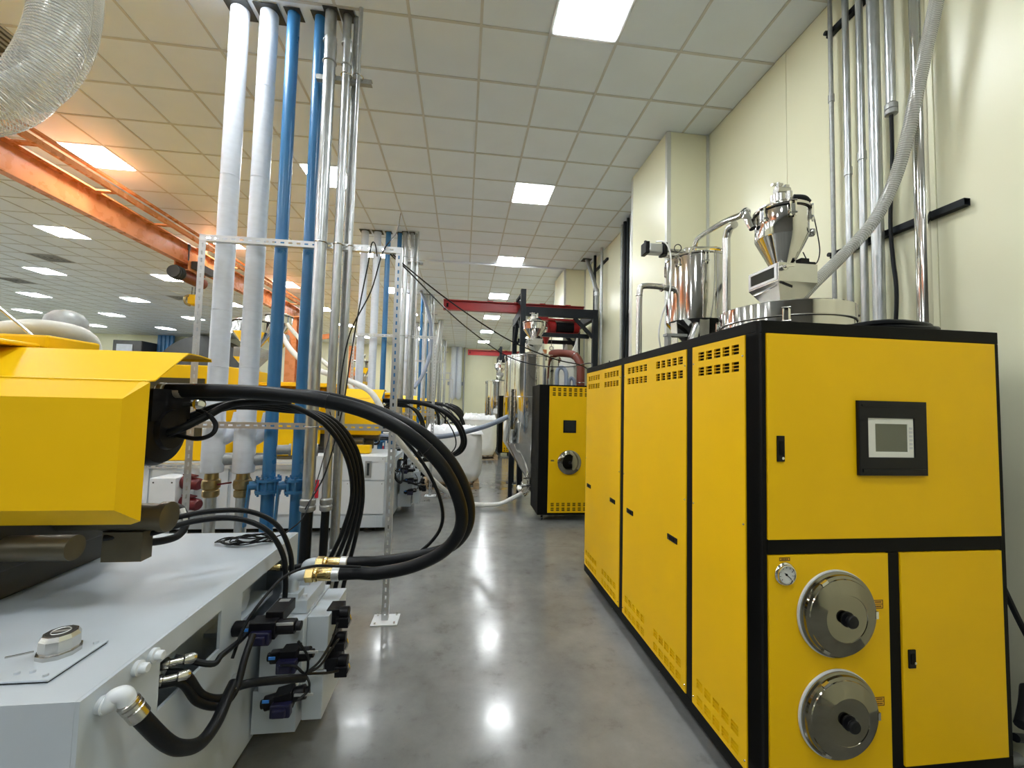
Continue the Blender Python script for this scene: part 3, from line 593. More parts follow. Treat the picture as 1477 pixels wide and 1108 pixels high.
# ================================================================= smaller dryers with steel hoppers along the right side
def dryer(dx, dy, l_box, l_tank, l_load, l_hose):
    D = thing('dryer_unit', l_box, 'dryer', (1.6+dx, 6.4+dy, 0))
    x0, x1, y0, y1, zb, zt = 1.14+dx, 2.02+dx, 6.1+dy, 6.72+dy, 0.09, 2.03
    m = MB(); m.box(x0+0.01, y0+0.012, zb, x1-0.01, y1, zt-0.01); m.build('housing', 'inside', D)
    m = MB(); m.box(x0, y0, zb, x0+0.15, y0+0.04, zt); m.box(x0+0.15, y0, zt-0.02, x1, y0+0.04, zt); m.box(x0+0.15, y0, zb, x1, y0+0.04, zb+0.03); m.box(x1-0.04, y0, zb+0.03, x1, y0+0.04, zt-0.02)
    m.box(x0, y0+0.04, zb, x0+0.02, y1, zt); m.box(x0, y0+0.04, zt-0.005, x1, y1, zt+0.003); m.build('frame', 'black', D, bevel=0.004)
    fn = lambda u, v, w: V3((u, y0-0.006+w, v)); hol = []
    for k in range(7):
        for v in (1.935, 1.865, 0.215, 0.145): hol.append((x0+0.20+0.083*k, x0+0.20+0.083*k+0.05, v-0.0, v+0.052))
    p = MB().plate(x0+0.152, x1-0.042, zb+0.032, zt-0.022, hol, 0.016, fn).build('front_panel', 'yellow', D)
    for k in range(7):
        for v in (1.935, 1.865, 0.215, 0.145):
            m = MB(); u = x0+0.20+0.083*k
            m.box(u+0.0, y0-0.002, v+0.015, u+0.05, y0+0.002, v+0.021); m.box(u, y0-0.002, v+0.032, u+0.05, y0+0.002, v+0.038)
            m.build('vent_louvre', 'yellow', p)
    s = MB().prism([(1.51+dx, 1.31), (1.71+dx, 1.31), (1.71+dx, 1.50), (1.51+dx, 1.50)], fn, 0.0, -0.008).build('control_display', 'plastic', p, bevel=0.004)
    MB().prism([(1.53+dx, 1.335), (1.69+dx, 1.335), (1.69+dx, 1.485), (1.53+dx, 1.485)], fn, -0.008, -0.010).build('display_glass', 'glassdark', s)
    o = MB().lathe([(0.175, 0), (0.182, 0.006), (0.182, 0.02), (0.172, 0.03), (0.12, 0.05), (0.11, 0.052), (0, 0.055)], fn(1.61+dx, 0.87, 0), (0, -1, 0), 40).build('round_lid', 'lidsteel', p, ang=25)
    MB().lathe([(0.022, 0.05), (0.022, 0.068), (0, 0.072)], fn(1.61+dx, 0.87, 0), (0, -1, 0), 16).build('lid_knob', 'plastic', o)
    MB().prism([(1.33+dx, 0.88), (1.38+dx, 0.88), (1.38+dx, 0.905), (1.33+dx, 0.905)], fn, 0, -0.001).build('sticker', 'bronze', p)
    for cx in (x0+0.08, x1-0.08):
        for cy in (y0+0.07, y1-0.07):
            w = MB().lathe([(0.02, -0.014), (0.037, -0.012), (0.038, 0), (0.037, 0.012), (0.02, 0.014)], (cx, cy, 0.038), (1, 0, 0), 16).build('castor', 'rubberm', D)
            m = MB(); m.box(cx-0.03, cy-0.03, 0.08, cx+0.03, cy+0.03, 0.09); m.box(cx-0.022, cy-0.02, 0.035, cx-0.018, cy+0.02, 0.082); m.box(cx+0.018, cy-0.02, 0.035, cx+0.022, cy+0.02, 0.082); m.bar((cx, cy-0.02, 0.07), (cx-0.02, cy-0.07, 0.05), 0.03, 0.005); m.build('castor_fork', 'chrome', w)
    # hopper tank
    tx, ty = 1.21+dx, 7.27+dy
    T = thing('hopper_tank', l_tank, 'tank', (tx, ty, 0))
    MB().lathe([(0.055, 0.42), (0.06, 0.43), (0.48, 1.05), (0.49, 1.08), (0.49, 1.85), (0.4925, 1.855), (0.49, 1.86), (0.49, 2.55)], (tx, ty, 0), n=64).build('tank_body', 'steel', T, ang=20)
    MB().lathe([(0.495, 2.535), (0.50, 2.54), (0.50, 2.57), (0.49, 2.58), (0.15, 2.66), (0, 2.665)], (tx, ty, 0), n=64).build('tank_lid', 'steel', T, ang=20)
    for a in (-2.9, -2.1, -1.2, -0.4):
        m = MB(); toggle(m, (tx, ty), 0.495, a, 2.54); m.build('toggle_latch', 'chrome', T)
    for w_, mt, off, dep in ((0.10, 'steelb', 0.0, 0.006), (0.055, 'glassdark', 0.0, 0.011)):
        m = MB(); a = -2.42; e = V3((math.cos(a), math.sin(a), 0)); t = V3((-e.y, e.x, 0)); c = V3((tx, ty, 0))+e*(0.487+dep/2)
        m.bar(c+V3((0,0,1.30)), c+V3((0,0,1.98)), w_, 0.012+dep, up=e); q = m.build('sight_strip' if mt == 'steelb' else 'sight_glass', mt, T)
        if mt == 'steelb':
            for k in range(8):
                for s_ in (-1, 1): MB().lathe([(0.011, 0), (0.009, 0.012), (0, 0.013)], c+e*0.008+t*s_*0.04+V3((0,0,1.34+0.086*k)), e, 8).build('bolt', 'chrome', q)
    m = MB(); m.lathe([(0.06, 0), (0.075, 0.0), (0.075, 0.03), (0.06, 0.03)], (tx, ty, 0.40), n=20); m.cyl((tx, ty, 0.20), (tx, ty, 0.42), 0.045, 16); m.cyl((tx-0.12, ty-0.03, 0.30), (tx+0.1, ty-0.03, 0.30), 0.03, 12); m.lathe([(0.07, 0), (0.07, 0.02), (0, 0.02)], (tx-0.13, ty-0.03, 0.30), (-1, 0, 0), 16)
    m.bar((tx+0.02, ty-0.08, 0.44), (tx+0.17, ty-0.10, 0.52), 0.02, 0.01); m.bar((tx-0.12, ty-0.05, 0.43), (tx-0.01, ty-0.05, 0.44), 0.03, 0.02); v = m.build('discharge_valve', 'steelb', T)
    m = MB(); m.lathe([(0.05, 0), (0.05, 0.10), (0.03, 0.11), (0, 0.11)], (tx-0.17, ty-0.10, 0.24), (-0.2, -0.5, 0.3), 14); m.tube([(tx-0.03, ty-0.06, 0.22), (tx-0.08, ty-0.12, 0.17), (tx-0.14, ty-0.18, 0.15)], 0.032, 12, 4); m.build('outlet_spout', 'chrome', v)
    for lx, ly in ((0.44, -0.16), (0.44, 0.32), (-0.30, 0.40)):
        m = MB(); m.box(tx+lx-0.035, ty+ly-0.035, 0, tx+lx+0.035, ty+ly+0.035, 1.12); m.box(tx+lx-0.06, ty+ly-0.06, 0, tx+lx+0.06, ty+ly+0.06, 0.012); m.build('support_leg', 'ironblack', T)
    loader('vacuum_loader', l_load, (tx+0.03, ty), 2.90, 1.05, rich=(dy == 0))
    # process hoses behind the box
    H = thing('process_hose', l_hose, 'hose', (2.02+dx, 6.55+dy, zt))
    MB().tube([(tx+0.45, ty-0.14, 2.50), (1.52+dx, 7.05+dy, 2.62), (1.72+dx, 6.9+dy, 2.62), (1.84+dx, 6.7+dy, 2.56), (1.90+dx, 6.58+dy, 2.40), (1.90+dx, 6.55+dy, 2.2), (1.90+dx, 6.55+dy, zt+0.003)], 0.066, 16, 6).build('hose', 'brownhose', H)
    m = MB(); m.ring((1.84+dx, 6.7+dy, 2.56), (0.5, -0.6, -0.6), 0.068, 0.006, 18, 6); m.ring((1.90+dx, 6.55+dy, 2.1), (0, 0, 1), 0.068, 0.006, 18, 6); m.build('hose_clamp', 'steelb', H)
    return D
dryer(0, 0, 'narrow yellow dryer box with one round lid behind the large cabinet', 'big polished steel hopper tank beside the narrow yellow dryer box', 'steel cone loader on the hopper tank below the longer red beam', 'thick brown hose bending down onto the narrow yellow dryer box')
dryer(0.08, 7.9, 'distant narrow yellow dryer box half hidden behind the nearer hopper tank', 'distant polished steel hopper tank below the shorter red beam', 'small distant steel loader under the shorter red beam', 'distant brown hose behind the nearer hopper tank')
m = MB(); m.tube([(1.52, 6.62, 2.036), (1.52, 6.62, 2.26), (1.56, 6.6, 2.34), (1.62, 6.58, 2.33), (1.66, 6.56, 2.24), (1.66, 6.56, 2.036)], 0.035, 12, 5)
solo(m, 'blue_hose', 'bluehose', 'short grey-blue hose looping on top of the narrow yellow dryer box', 'hose')
m = MB(); m.tube([(1.74, 6.66, 2.036), (1.74, 6.66, 2.13), (1.77, 6.64, 2.18), (1.81, 6.62, 2.13), (1.81, 6.62, 2.036)], 0.028, 12, 5)
solo(m, 'blue_hose', 'bluehose', 'smaller grey-blue hose stub beside the brown hose on the dryer box', 'hose')

# ================================================================= jib stands with red beams
def jib(yf, yb, xl, xr, beam_l, beam_y, beam_z, top, l_frame, l_beam, l_hoist):
    J = thing('crane_stand', l_frame, 'crane', ((xl+xr)/2, (yf+yb)/2, 0)); w = 0.10; zt = beam_z
    for (x, y, h) in ((xl, yf, top), (xl, yb, zt), (xr, yf, zt), (xr, yb, zt)):
        m = MB(); m.box(x-w/2, y-w/2, 0.012, x+w/2, y+w/2, h); p = m.build('post', 'ironblack', J, bevel=0.004)
        xa, xb = (x-0.11, x+0.11) if x+0.11 < XR else (x-0.15, XR-0.01)
        MB().box(xa, y-0.11, 0, xb, y+0.11, 0.014).build('foot_plate', 'ironblack', p)
    for a, b in (((xl, yf), (xr, yf)), ((xl, yb), (xr, yb)), ((xl, yf), (xl, yb)), ((xr, yf), (xr, yb))):
        d = V3((b[0]-a[0], b[1]-a[1], 0)).normalized()*(w/2+0.001)
        m = MB(); m.bar(V3((*a, zt-0.09))+d, V3((*b, zt-0.09))-d, w*0.96, 0.17, up=(0,0,1)); m.build('cross_beam', 'ironblack', J)
    for x, y, sx, sy in ((xr, yf, -1, 0), (xl, yf, 0, 1), (xl, yb, 0, -1), (xr, yb, -1, 0), (xl, yb, 1, 0)):
        m = MB(); m.bar((x+sx*0.04, y+sy*0.04, zt-0.55), (x+sx*0.42, y+sy*0.42, zt-0.17), 0.07, 0.06); m.build('brace', 'ironblack', J)
    m = MB(); m.bar((xl+0.02, yf+0.05, zt+0.02), (xl-0.02, beam_y-0.06, zt+0.26), 0.06, 0.06); m.bar((xl+0.0, yf+0.02, top-0.05), (xl-0.05, beam_y-0.05, zt+0.25), 0.05, 0.05); m.build('beam_stay', 'ironblack', J)
    m = MB(); m.bar((xl, yf, zt-1.2), (xl, yb, zt-0.95), 0.06, 0.06); m.build('side_tie', 'ironblack', J)
    B = thing('hoist_beam', l_beam, 'beam', (beam_l, beam_y, zt)); hh = 0.21
    MB().box(beam_l, beam_y-0.004, zt+0.015, xr-0.05, beam_y+0.004, zt+hh-0.015).build('web', 'redp', B)
    for z in (zt+0.0008, zt+hh-0.016): MB().box(beam_l, beam_y-0.06, z, xr-0.05, beam_y+0.06, z+0.015).build('flange', 'redp', B)
    m = MB(); m.box(beam_l+0.06, beam_y-0.02, zt+0.06, beam_l+0.10, beam_y-0.005, zt+0.14); m.build('end_stop', 'black', B)
    for k in range(4): MB().box(beam_l+0.9+0.55*k, beam_y-0.065, zt+hh-0.014, beam_l+1.02+0.55*k, beam_y-0.055, zt+hh+0.012).build('beam_clip', 'redp', B)
    if l_hoist:
        hx, hy, hz = 1.92, beam_y, zt-0.04
        H = thing('chain_hoist', l_hoist, 'hoist', (hx, hy, zt-0.6))
        m = MB(); m.box(hx-0.48, hy-0.10, hz-0.06, hx-0.20, hy-0.085, hz+0.13); m.box(hx-0.48, hy+0.085, hz-0.06, hx-0.20, hy+0.10, hz+0.13); m.box(hx-0.48, hy-0.10, hz-0.09, hx+0.42, hy+0.10, hz-0.05); m.build('trolley', 'redp', H)
        for s in (-0.42, -0.26):
            for t in (-1, 1): MB().lathe([(0.045, 0), (0.045, 0.03), (0.03, 0.034), (0, 0.034)], (hx+s, hy+t*0.07-0.017, hz+0.05), (0, 1, 0), 14).build('trolley_wheel', 'machdark', H)
        m = MB(); m.cyl((hx-0.02, hy, hz-0.22), (hx+0.36, hy, hz-0.22), 0.115, 20); m.build('motor', 'plastic', H)
        m = MB(); m.lathe([(0.11, 0), (0.135, 0.03), (0.135, 0.16), (0.10, 0.19)], (hx-0.20, hy, hz-0.22), (1, 0, 0), 20); m.lathe([(0.12, 0), (0.12, 0.11), (0.09, 0.14), (0, 0.14)], (hx+0.36, hy, hz-0.22), (1, 0, 0), 20); m.box(hx-0.24, hy-0.08, hz-0.40, hx+0.42, hy+0.08, hz-0.34); m.build('gearbox', 'redp', H)
        m = MB(); m.lathe([(0.10, 0.0), (0.10, -0.02), (0.03, -0.22), (0, -0.22)], (hx-0.22, hy, hz-0.36), n=14); m.build('chain_bag', 'redp', H)
        m = MB(); m.cyl((hx-0.1, hy, hz-0.4), (hx-0.1, hy, hz-0.62), 0.008, 6); m.ring((hx-0.1, hy, hz-0.67), (0, 1, 0), 0.04, 0.012, 14, 6); m.build('hook', 'steelb', H)
        m = MB(); m.tube([(hx-0.32, hy-0.10, hz-0.2), (hx-0.36, hy-0.13, hz-0.5), (hx-0.28, hy-0.12, hz-0.72)], 0.012, 8, 5); o = m.build('pendant_cable', 'milky', H)
        MB().cbox((hx-0.27, hy-0.12, hz-0.76), (0.09, 0.06, 0.08)).build('pendant_control', 'orange', H, bevel=0.01)
jib(7.88, 9.14, 1.11, 2.56, -0.46, 8.5, 3.64, 3.98, 'black steel crane stand with red beam over the hanging white bag', 'long red hoist beam reaching over the aisle from the black crane stand', 'red chain hoist with black motor under the long red beam')
jib(15.85, 17.1, 1.40, 2.60, 0.13, 16.3, 3.66, 3.98, 'distant black crane stand behind the nearer hopper tank', 'shorter distant red hoist beam near the far wall', None)

# ================================================================= bulk bags
def sq(a, p): 
    c, s = math.cos(a), math.sin(a); return (math.copysign(abs(c)**p, c), math.copysign(abs(s)**p, s))
def bulkbag(name, label, x, y, w, z0, z1, rot=0.1, liner=True, group=None, seed=1):
    T = thing(name, label, 'bag', (x, y, z0)); rnd = random.Random(seed); n, R = 56, 18; V = []; Fc = []
    for i in range(R+1):
        t = i/R; h = z0+(z1-z0)*t; s = 1+0.02*math.sin(t*PI)
        if t < 0.2: s *= 0.86+0.14*math.sin(t/0.2*PI/2)
        if t > 0.93: s *= 1-0.6*(t-0.93)
        for k in range(n):
            a = 2*PI*k/n+rot; cx, cy = sq(2*PI*k/n, 0.5); q = w/2*s*(1+0.012*math.sin(7*a+5*t)+0.01*math.sin(11*a-9*t))
            V.append((x+(cx*math.cos(rot)-cy*math.sin(rot))*q, y+(cx*math.sin(rot)+cy*math.cos(rot))*q, h+0.006*math.sin(5*a)*t))
    for i in range(R):
        for k in range(n): Fc.append((i*n+k, i*n+(k+1) % n, (i+1)*n+(k+1) % n, (i+1)*n+k))
    m = MB(); m.add(V, Fc, True); m.add([V[k] for k in range(n)], [tuple(range(n))]); m.add([V[R*n+k] for k in range(n)], [tuple(range(n))]); m.build('bag_body', 'bag', T, ang=80)
    for k in range(4):
        a = rot+PI/4+k*PI/2; m = MB(); q = w/2*1.12
        m.tube([(x+math.cos(a)*q, y+math.sin(a)*q, z0+0.2*(z1-z0)), (x+math.cos(a)*q*1.05, y+math.sin(a)*q*1.05, (z0+z1)/2), (x+math.cos(a)*q, y+math.sin(a)*q, z1-0.04)], 0.012, 6, 3); m.build('seam_strap', 'bag', T)
    if liner:
        n2, V, Fc = 22, [], []
        for i in range(n2+1):
            for j in range(n2+1):
                u, v = i/n2*2-1, j/n2*2-1; e = max(abs(u), abs(v)); q = w/2*0.99
                h = z1+0.01+(rnd.uniform(0, 0.10) if 0.2 < e < 0.98 else rnd.uniform(0, 0.04))*(0.4+e) + 0.05*(1-e)
                V.append((x+(u*math.cos(rot)-v*math.sin(rot))*q*(1.0 if e < 0.99 else 1.02), y+(u*math.sin(rot)+v*math.cos(rot))*q, h if e < 0.99 else z1-0.02))
        for i in range(n2):
            for j in range(n2): Fc.append((i*(n2+1)+j, (i+1)*(n2+1)+j, (i+1)*(n2+1)+j+1, i*(n2+1)+j+1))
        m = MB(); m.add(V, Fc, True); m.build('liner', 'liner', T, ang=180)
    return T
def pallet(label, x, y, w=1.15, d=1.15):
    P = thing('pallet', label, 'pallet', (x, y, 0))
    for k in range(3): MB().box(x-w/2, y-d/2+k*(d-0.1)/2, 0, x+w/2, y-d/2+k*(d-0.1)/2+0.1, 0.02).build('board', 'wood', P)
    for k in range(3):
        for j in range(3): MB().box(x-w/2+k*(w-0.12)/2, y-d/2+j*(d-0.1)/2, 0.02, x-w/2+k*(w-0.12)/2+0.12, y-d/2+j*(d-0.1)/2+0.1, 0.11).build('block', 'wood', P)
    for k in range(7): MB().box(x-w/2+k*(w-0.1)/6, y-d/2, 0.11, x-w/2+k*(w-0.1)/6+0.1, y+d/2, 0.13).build('board', 'wood', P)
pallet('wooden pallet under the big white bulk bag nearest the steel hopper', -0.2, 8.98); bulkbag('bulk_bag', 'big white bulk bag with crumpled liner on a pallet by the grey machine', -0.18, 8.98, 1.16, 0.131, 1.12, 0.06, seed=3)
pallet('wooden pallet under the middle white bulk bag', 0.55, 13.4); bulkbag('bulk_bag', 'white bulk bag standing behind the nearest one in the aisle', 0.55, 13.4, 1.08, 0.131, 1.25, -0.05, seed=5)
pallet('wooden pallet under the farthest white bulk bag', 0.65, 18.2); bulkbag('bulk_bag', 'farthest white bulk bag near the distant steel hopper', 0.65, 18.2, 1.1, 0.131, 1.2, 0.1, seed=8)
# bag hanging in the crane stand
hb = bulkbag('hanging_bag', 'white bulk bag hanging by its loops in the black crane stand', 1.86, 8.52, 0.90, 1.45, 2.74, 0.05, liner=False, seed=9)
for sx in (-1, 1):
    for sy in (-1, 1):
        m = MB(); c = V3((1.86, 8.52, 0)); m.tube([c+V3((sx*0.33, sy*0.33, 2.55)), c+V3((sx*0.36, sy*0.37, 2.76)), c+V3((sx*0.385, sy*0.42, 2.92)), c+V3((sx*0.40, sy*0.44, 3.10))], [0.13, 0.10, 0.045, 0.02], 10).build('lift_loop', 'bag', hb)
SB = thing('bag_spreader', 'black spreader bars holding the hanging white bag', 'bars', (1.86, 8.52, 3.0))
for sy in (-1, 1): MB().bar((1.16, 8.52+sy*0.44, 3.14), (2.50, 8.52+sy*0.44, 3.14), 0.07, 0.08).build('spreader_bar', 'ironblack', SB)
# ================================================================= service racks with pipes along the aisle
RY0, RSP, NR = 3.38, 4.42, 5
def angle_post(m, x, y, z0, z1, sx, sy):
    """slotted angle: one flange facing the aisle, one along it, rows of slots cut through"""
    n = int((z1-z0-0.06)/0.06); w = 0.05
    hol = [(x+sx*w*0.62, x+sx*w*0.36, z0+0.04+0.06*k, z0+0.07+0.06*k) for k in range(n)]
    hol = [(min(a, b), max(a, b), c, d) for a, b, c, d in hol]
    m.plate(min(x, x+sx*w), max(x, x+sx*w), z0, z1, hol, 0.003, lambda u, v, q: V3((u, y+q, v)))
    hol = [(y+0.018, y+0.032, z0+0.04+0.06*k, z0+0.07+0.06*k) for k in range(n)]
    m.plate(y+0.003, y+w, z0, z1, hol, 0.003, lambda u, v, q: V3((x+sx*0.0+q*sx, u, v)))
def angle_rail(m, x0, x1, y, z):
    n = int((x1-x0-0.08)/0.06); hol = [(x0+0.05+0.06*k, x0+0.08+0.06*k, z+0.018, z+0.031) for k in range(n)]
    m.plate(x0, x1, z, z+0.05, hol, 0.003, lambda u, v, q: V3((u, y+q, v))); m.box(x0, y+0.003, z, x1, y+0.045, z+0.003)
RW = ['beside the big near hose loop', 'second along the aisle', 'third along the aisle', 'fourth along the aisle', 'last along the aisle']
def rack(y, k):
    w = RW[k]
    T = thing('slotted_angle_rack', 'slotted steel angle frame carrying pipes, '+w, 'rack', (-1.29, y, 0))
    for x, sx in ((-2.06, 1), (-0.53, -1)):
        m = MB(); angle_post(m, x, y, 0.008, 2.965, sx, 1); p = m.build('post', 'galvdull' if False else 'alum', T)
        MB().box(x-0.025*sx*0-0.10-0.02*(sx < 0), y-0.07, 0, x+0.10-0.02*(sx < 0), y+0.10, 0.008).build('foot_plate', 'white', p)
        for bx, by in ((-0.09, -0.05), (0.055, -0.05), (-0.09, 0.08), (0.055, 0.08)): MB().lathe([(0.008, 0), (0.008, 0.014), (0, 0.016)], (x+bx, y+by, 0.008), n=8).build('bolt', 'steelb', p)
    for z in (2.915, 1.475):
        m = MB(); angle_rail(m, -2.058, -0.532, y-0.004, z); m.build('rail', 'alum', T)
    def pipe(name, label, x, yy, r, z0, matn, n=18, top=CZ-0.008, sub=None):
        t = thing(name, label+', '+w, 'pipe', (x, yy, 0)); MB().cyl((x, yy, z0), (x, yy, top), r, n).build('pipe_run', matn, t); return t
    # two insulated white pipes with tee and brass reducer
    for i, x in enumerate((-1.94, -1.71)):
        t = thing('insulated_pipe', ('white insulated pipe at the outer end of the rack, ' if i == 0 else 'white insulated pipe next to the blue pipes, ')+w, 'pipe', (x, y+0.135, 0)); yy = y+0.135
        MB().lathe([(0.070, 1.12), (0.078, 1.125), (0.078, 1.50), (0.069, 1.53), (0.069, CZ-0.008)], (x, yy, 0), n=24).build('insulation', 'insul', t)
        for z in (4.52-0.25*i, 3.5, 2.4, 1.95): MB().ring((x, yy, z), (0.02, 0.05, 1), 0.0693, 0.002, 24, 4).build('wrap_joint', 'insul', t)
        MB().tube([(x, yy, 1.36), (x+0.06, yy+0.06, 1.40), (x+0.10, yy+0.14, 1.48), (x+0.11, yy+0.17, 1.58)], 0.06, 16, 4).build('tee_branch', 'insul', t)
        MB().tube([(x+0.06, yy+0.03, 1.22), (x+0.13, yy+0.06, 1.22), (x+0.16, yy+0.06, 1.22)], [0.05, 0.05, 0.045], 14).build('end_cap', 'galvdull', t)
        MB().lathe([(0.05, 0.93), (0.058, 0.94), (0.058, 0.98), (0.048, 0.99), (0.062, 1.0), (0.066, 1.03), (0.062, 1.06), (0.05, 1.07), (0.045, 1.12)], (x, yy, 0), n=18).build('reducer', 'bronze', t)
        MB().cyl((x, yy, 0), (x, yy, 0.94), 0.042, 16).build('lower_pipe', 'galv', t)
        MB().bar((x+0.06, yy-0.02, 1.03), (x+0.155, yy-0.02, 1.045), 0.018, 0.012).build('valve_lever', 'darkred', t)
        m = MB(); m.box(x-0.092, yy-0.10, CZ-0.013, x+0.10, yy+0.092, CZ-0.0075); m.build('ceiling_hole_shade', 'machdark', t)  # dark plate stands in for the shaded opening around the pipe
    # two blue pipes with flanged valves
    for i, (x, r) in enumerate(((-1.507, 0.048), (-1.295, 0.042))):
        t = thing('blue_pipe', ('thicker blue pipe with flanged valve, ' if i == 0 else 'thinner blue pipe with flanged valve, ')+w, 'pipe', (x, y+0.11, 0)); yy = y+0.11
        MB().cyl((x, yy, 0), (x, yy, CZ-0.008), r, 20).build('pipe_run', 'blue', t)
        v = MB().lathe([(r+0.001, 0.97), (r+0.045, 0.97), (r+0.045, 0.99), (r+0.02, 0.995), (r+0.02, 1.055), (r+0.045, 1.06), (r+0.045, 1.08), (r+0.001, 1.08)], (x, yy, 0), n=24).build('flanged_valve', 'blue', t, ang=25)
        for b in range(8):
            a = b*PI/4+0.2; p = V3((x+(r+0.033)*math.cos(a), yy+(r+0.033)*math.sin(a), 0)); MB().cyl(p+V3((0,0,0.95)), p+V3((0,0,1.10)), 0.009, 8).build('flange_bolt', 'blue', v)
        m = MB(); m.lathe([(0.035, 0), (0.035, 0.06), (0, 0.06)], (x-r-0.02, yy-0.02, 1.03), (-1, -0.4, 0), 14); m.bar((x-r-0.07, yy-0.05, 1.04), (x-r-0.085, yy-0.06, 0.72), 0.035, 0.014); m.build('valve_lever', 'blue', v)
        m = MB(); m.tube([(x+r-0.01, yy+0.02, 1.30), (x+r+0.07, yy+0.05, 1.30)], 0.04, 14); m.lathe([(0.05, 0), (0.05, 0.018), (0, 0.018)], (x+r+0.07, yy+0.05, 1.30), (1, 0.4, 0), 16); m.build('side_port', 'galvdull', t)
        m = MB(); m.box(x-0.06, yy-0.065, CZ-0.013, x+0.068, yy+0.06, CZ-0.0075); m.build('ceiling_hole_shade', 'machdark', t)  # shade of the ceiling opening, drawn as a dark plate
    # galvanized conduits in front of the rail
    for i, (x, r, zl) in enumerate(((-1.148, 0.045, 0.92), (-1.02, 0.033, 0.92))):
        yy = y-r-0.006
        t = thing('galvanized_conduit', ('thickest galvanized conduit ending in a black hose, ' if i == 0 else 'medium galvanized conduit ending in a black hose, ')+w, 'pipe', (x, yy, 0))
        m = MB(); m.tube([(x, yy, zl), (x, yy, 4.35), (x, yy+0.01, 4.5), (x-0.03, yy+0.07, 4.72), (x-0.04, yy+0.1, CZ-0.008)], r, 18, 4); m.build('pipe_run', 'galv', t)
        for z in (4.42, 4.62): MB().ring((x-0.005*(z > 4.5)*3, yy+0.03*(z > 4.5), z), (0, 0, 1), r+0.003, 0.006, 20, 6).build('coupling', 'galvdull', t)
        MB().lathe([(r, 0.86), (r+0.012, 0.87), (r+0.014, 0.90), (r+0.006, 0.91), (r+0.012, 0.92), (r+0.012, 0.95), (r, 0.96)], (x, yy, 0), n=18).build('end_gland', 'galvdull', t)
        MB().tube([(x, yy, 0.87), (x-0.005, yy-0.0, 0.5), (x-0.015, yy+0.02, 0.2), (x-0.02, yy+0.05, 0.0)], r*0.92, 14, 4).build('black_hose', 'rubber', t)
        for z in (2.94, 1.50): MB().ring((x, yy, z), (0, 0, 1), r+0.002, 0.005, 20, 6).build('pipe_strap', 'steelb', t)
        MB().box(x-0.095, yy+0.04, CZ-0.013, x+0.02, yy+0.16, CZ-0.0075).build('ceiling_hole_shade', 'machdark', t)  # dark plate painted as the shaded gap where the conduit passes through
    t = pipe('galvanized_conduit', 'rear galvanized conduit behind the medium one', -0.985, y+0.075, 0.027, 0.3, 'galvdull')
    MB().tube([(-0.985, y+0.075, 0.3), (-0.985, y+0.075, 0.0)], 0.045, 12).build('floor_sleeve', 'galvdull', t)
    t = pipe('galvanized_conduit', 'thinnest galvanized conduit beside the slotted post', -0.93, y-0.026, 0.0165, 0.55, 'galv', 12)
    m = MB(); m.tube([(-0.93, y-0.026, 0.56), (-0.95, y-0.01, 0.53), (-0.985, y+0.03, 0.53)], 0.02, 10); m.build('elbow', 'galvdull', t)
    for z in (2.94, 1.5): MB().ring((-0.93, y-0.026, z), (0, 0, 1), 0.018, 0.004, 14, 6).build('pipe_strap', 'steelb', t)
    S = thing('pipe_clamp_rail', 'short steel channel clamping the conduits near the ceiling, '+w, 'rail', (-1.05, y, 4.34))
    m = MB(); m.box(-1.27, y+0.004, 4.32, -0.83, y+0.007, 4.36); m.box(-1.27, y+0.007, 4.357, -0.83, y+0.045, 4.36); m.box(-1.27, y+0.007, 4.32, -0.83, y+0.045, 4.323); m.build('channel', 'galvdull', S)
    for x in (-1.148, -1.02, -0.93): MB().ring((x, y-0.03, 4.34), (0, 0, 1), 0.04, 0.005, 16, 6).build('clamp', 'steelb', S)
for k in range(NR): rack(RY0+RSP*k, k)
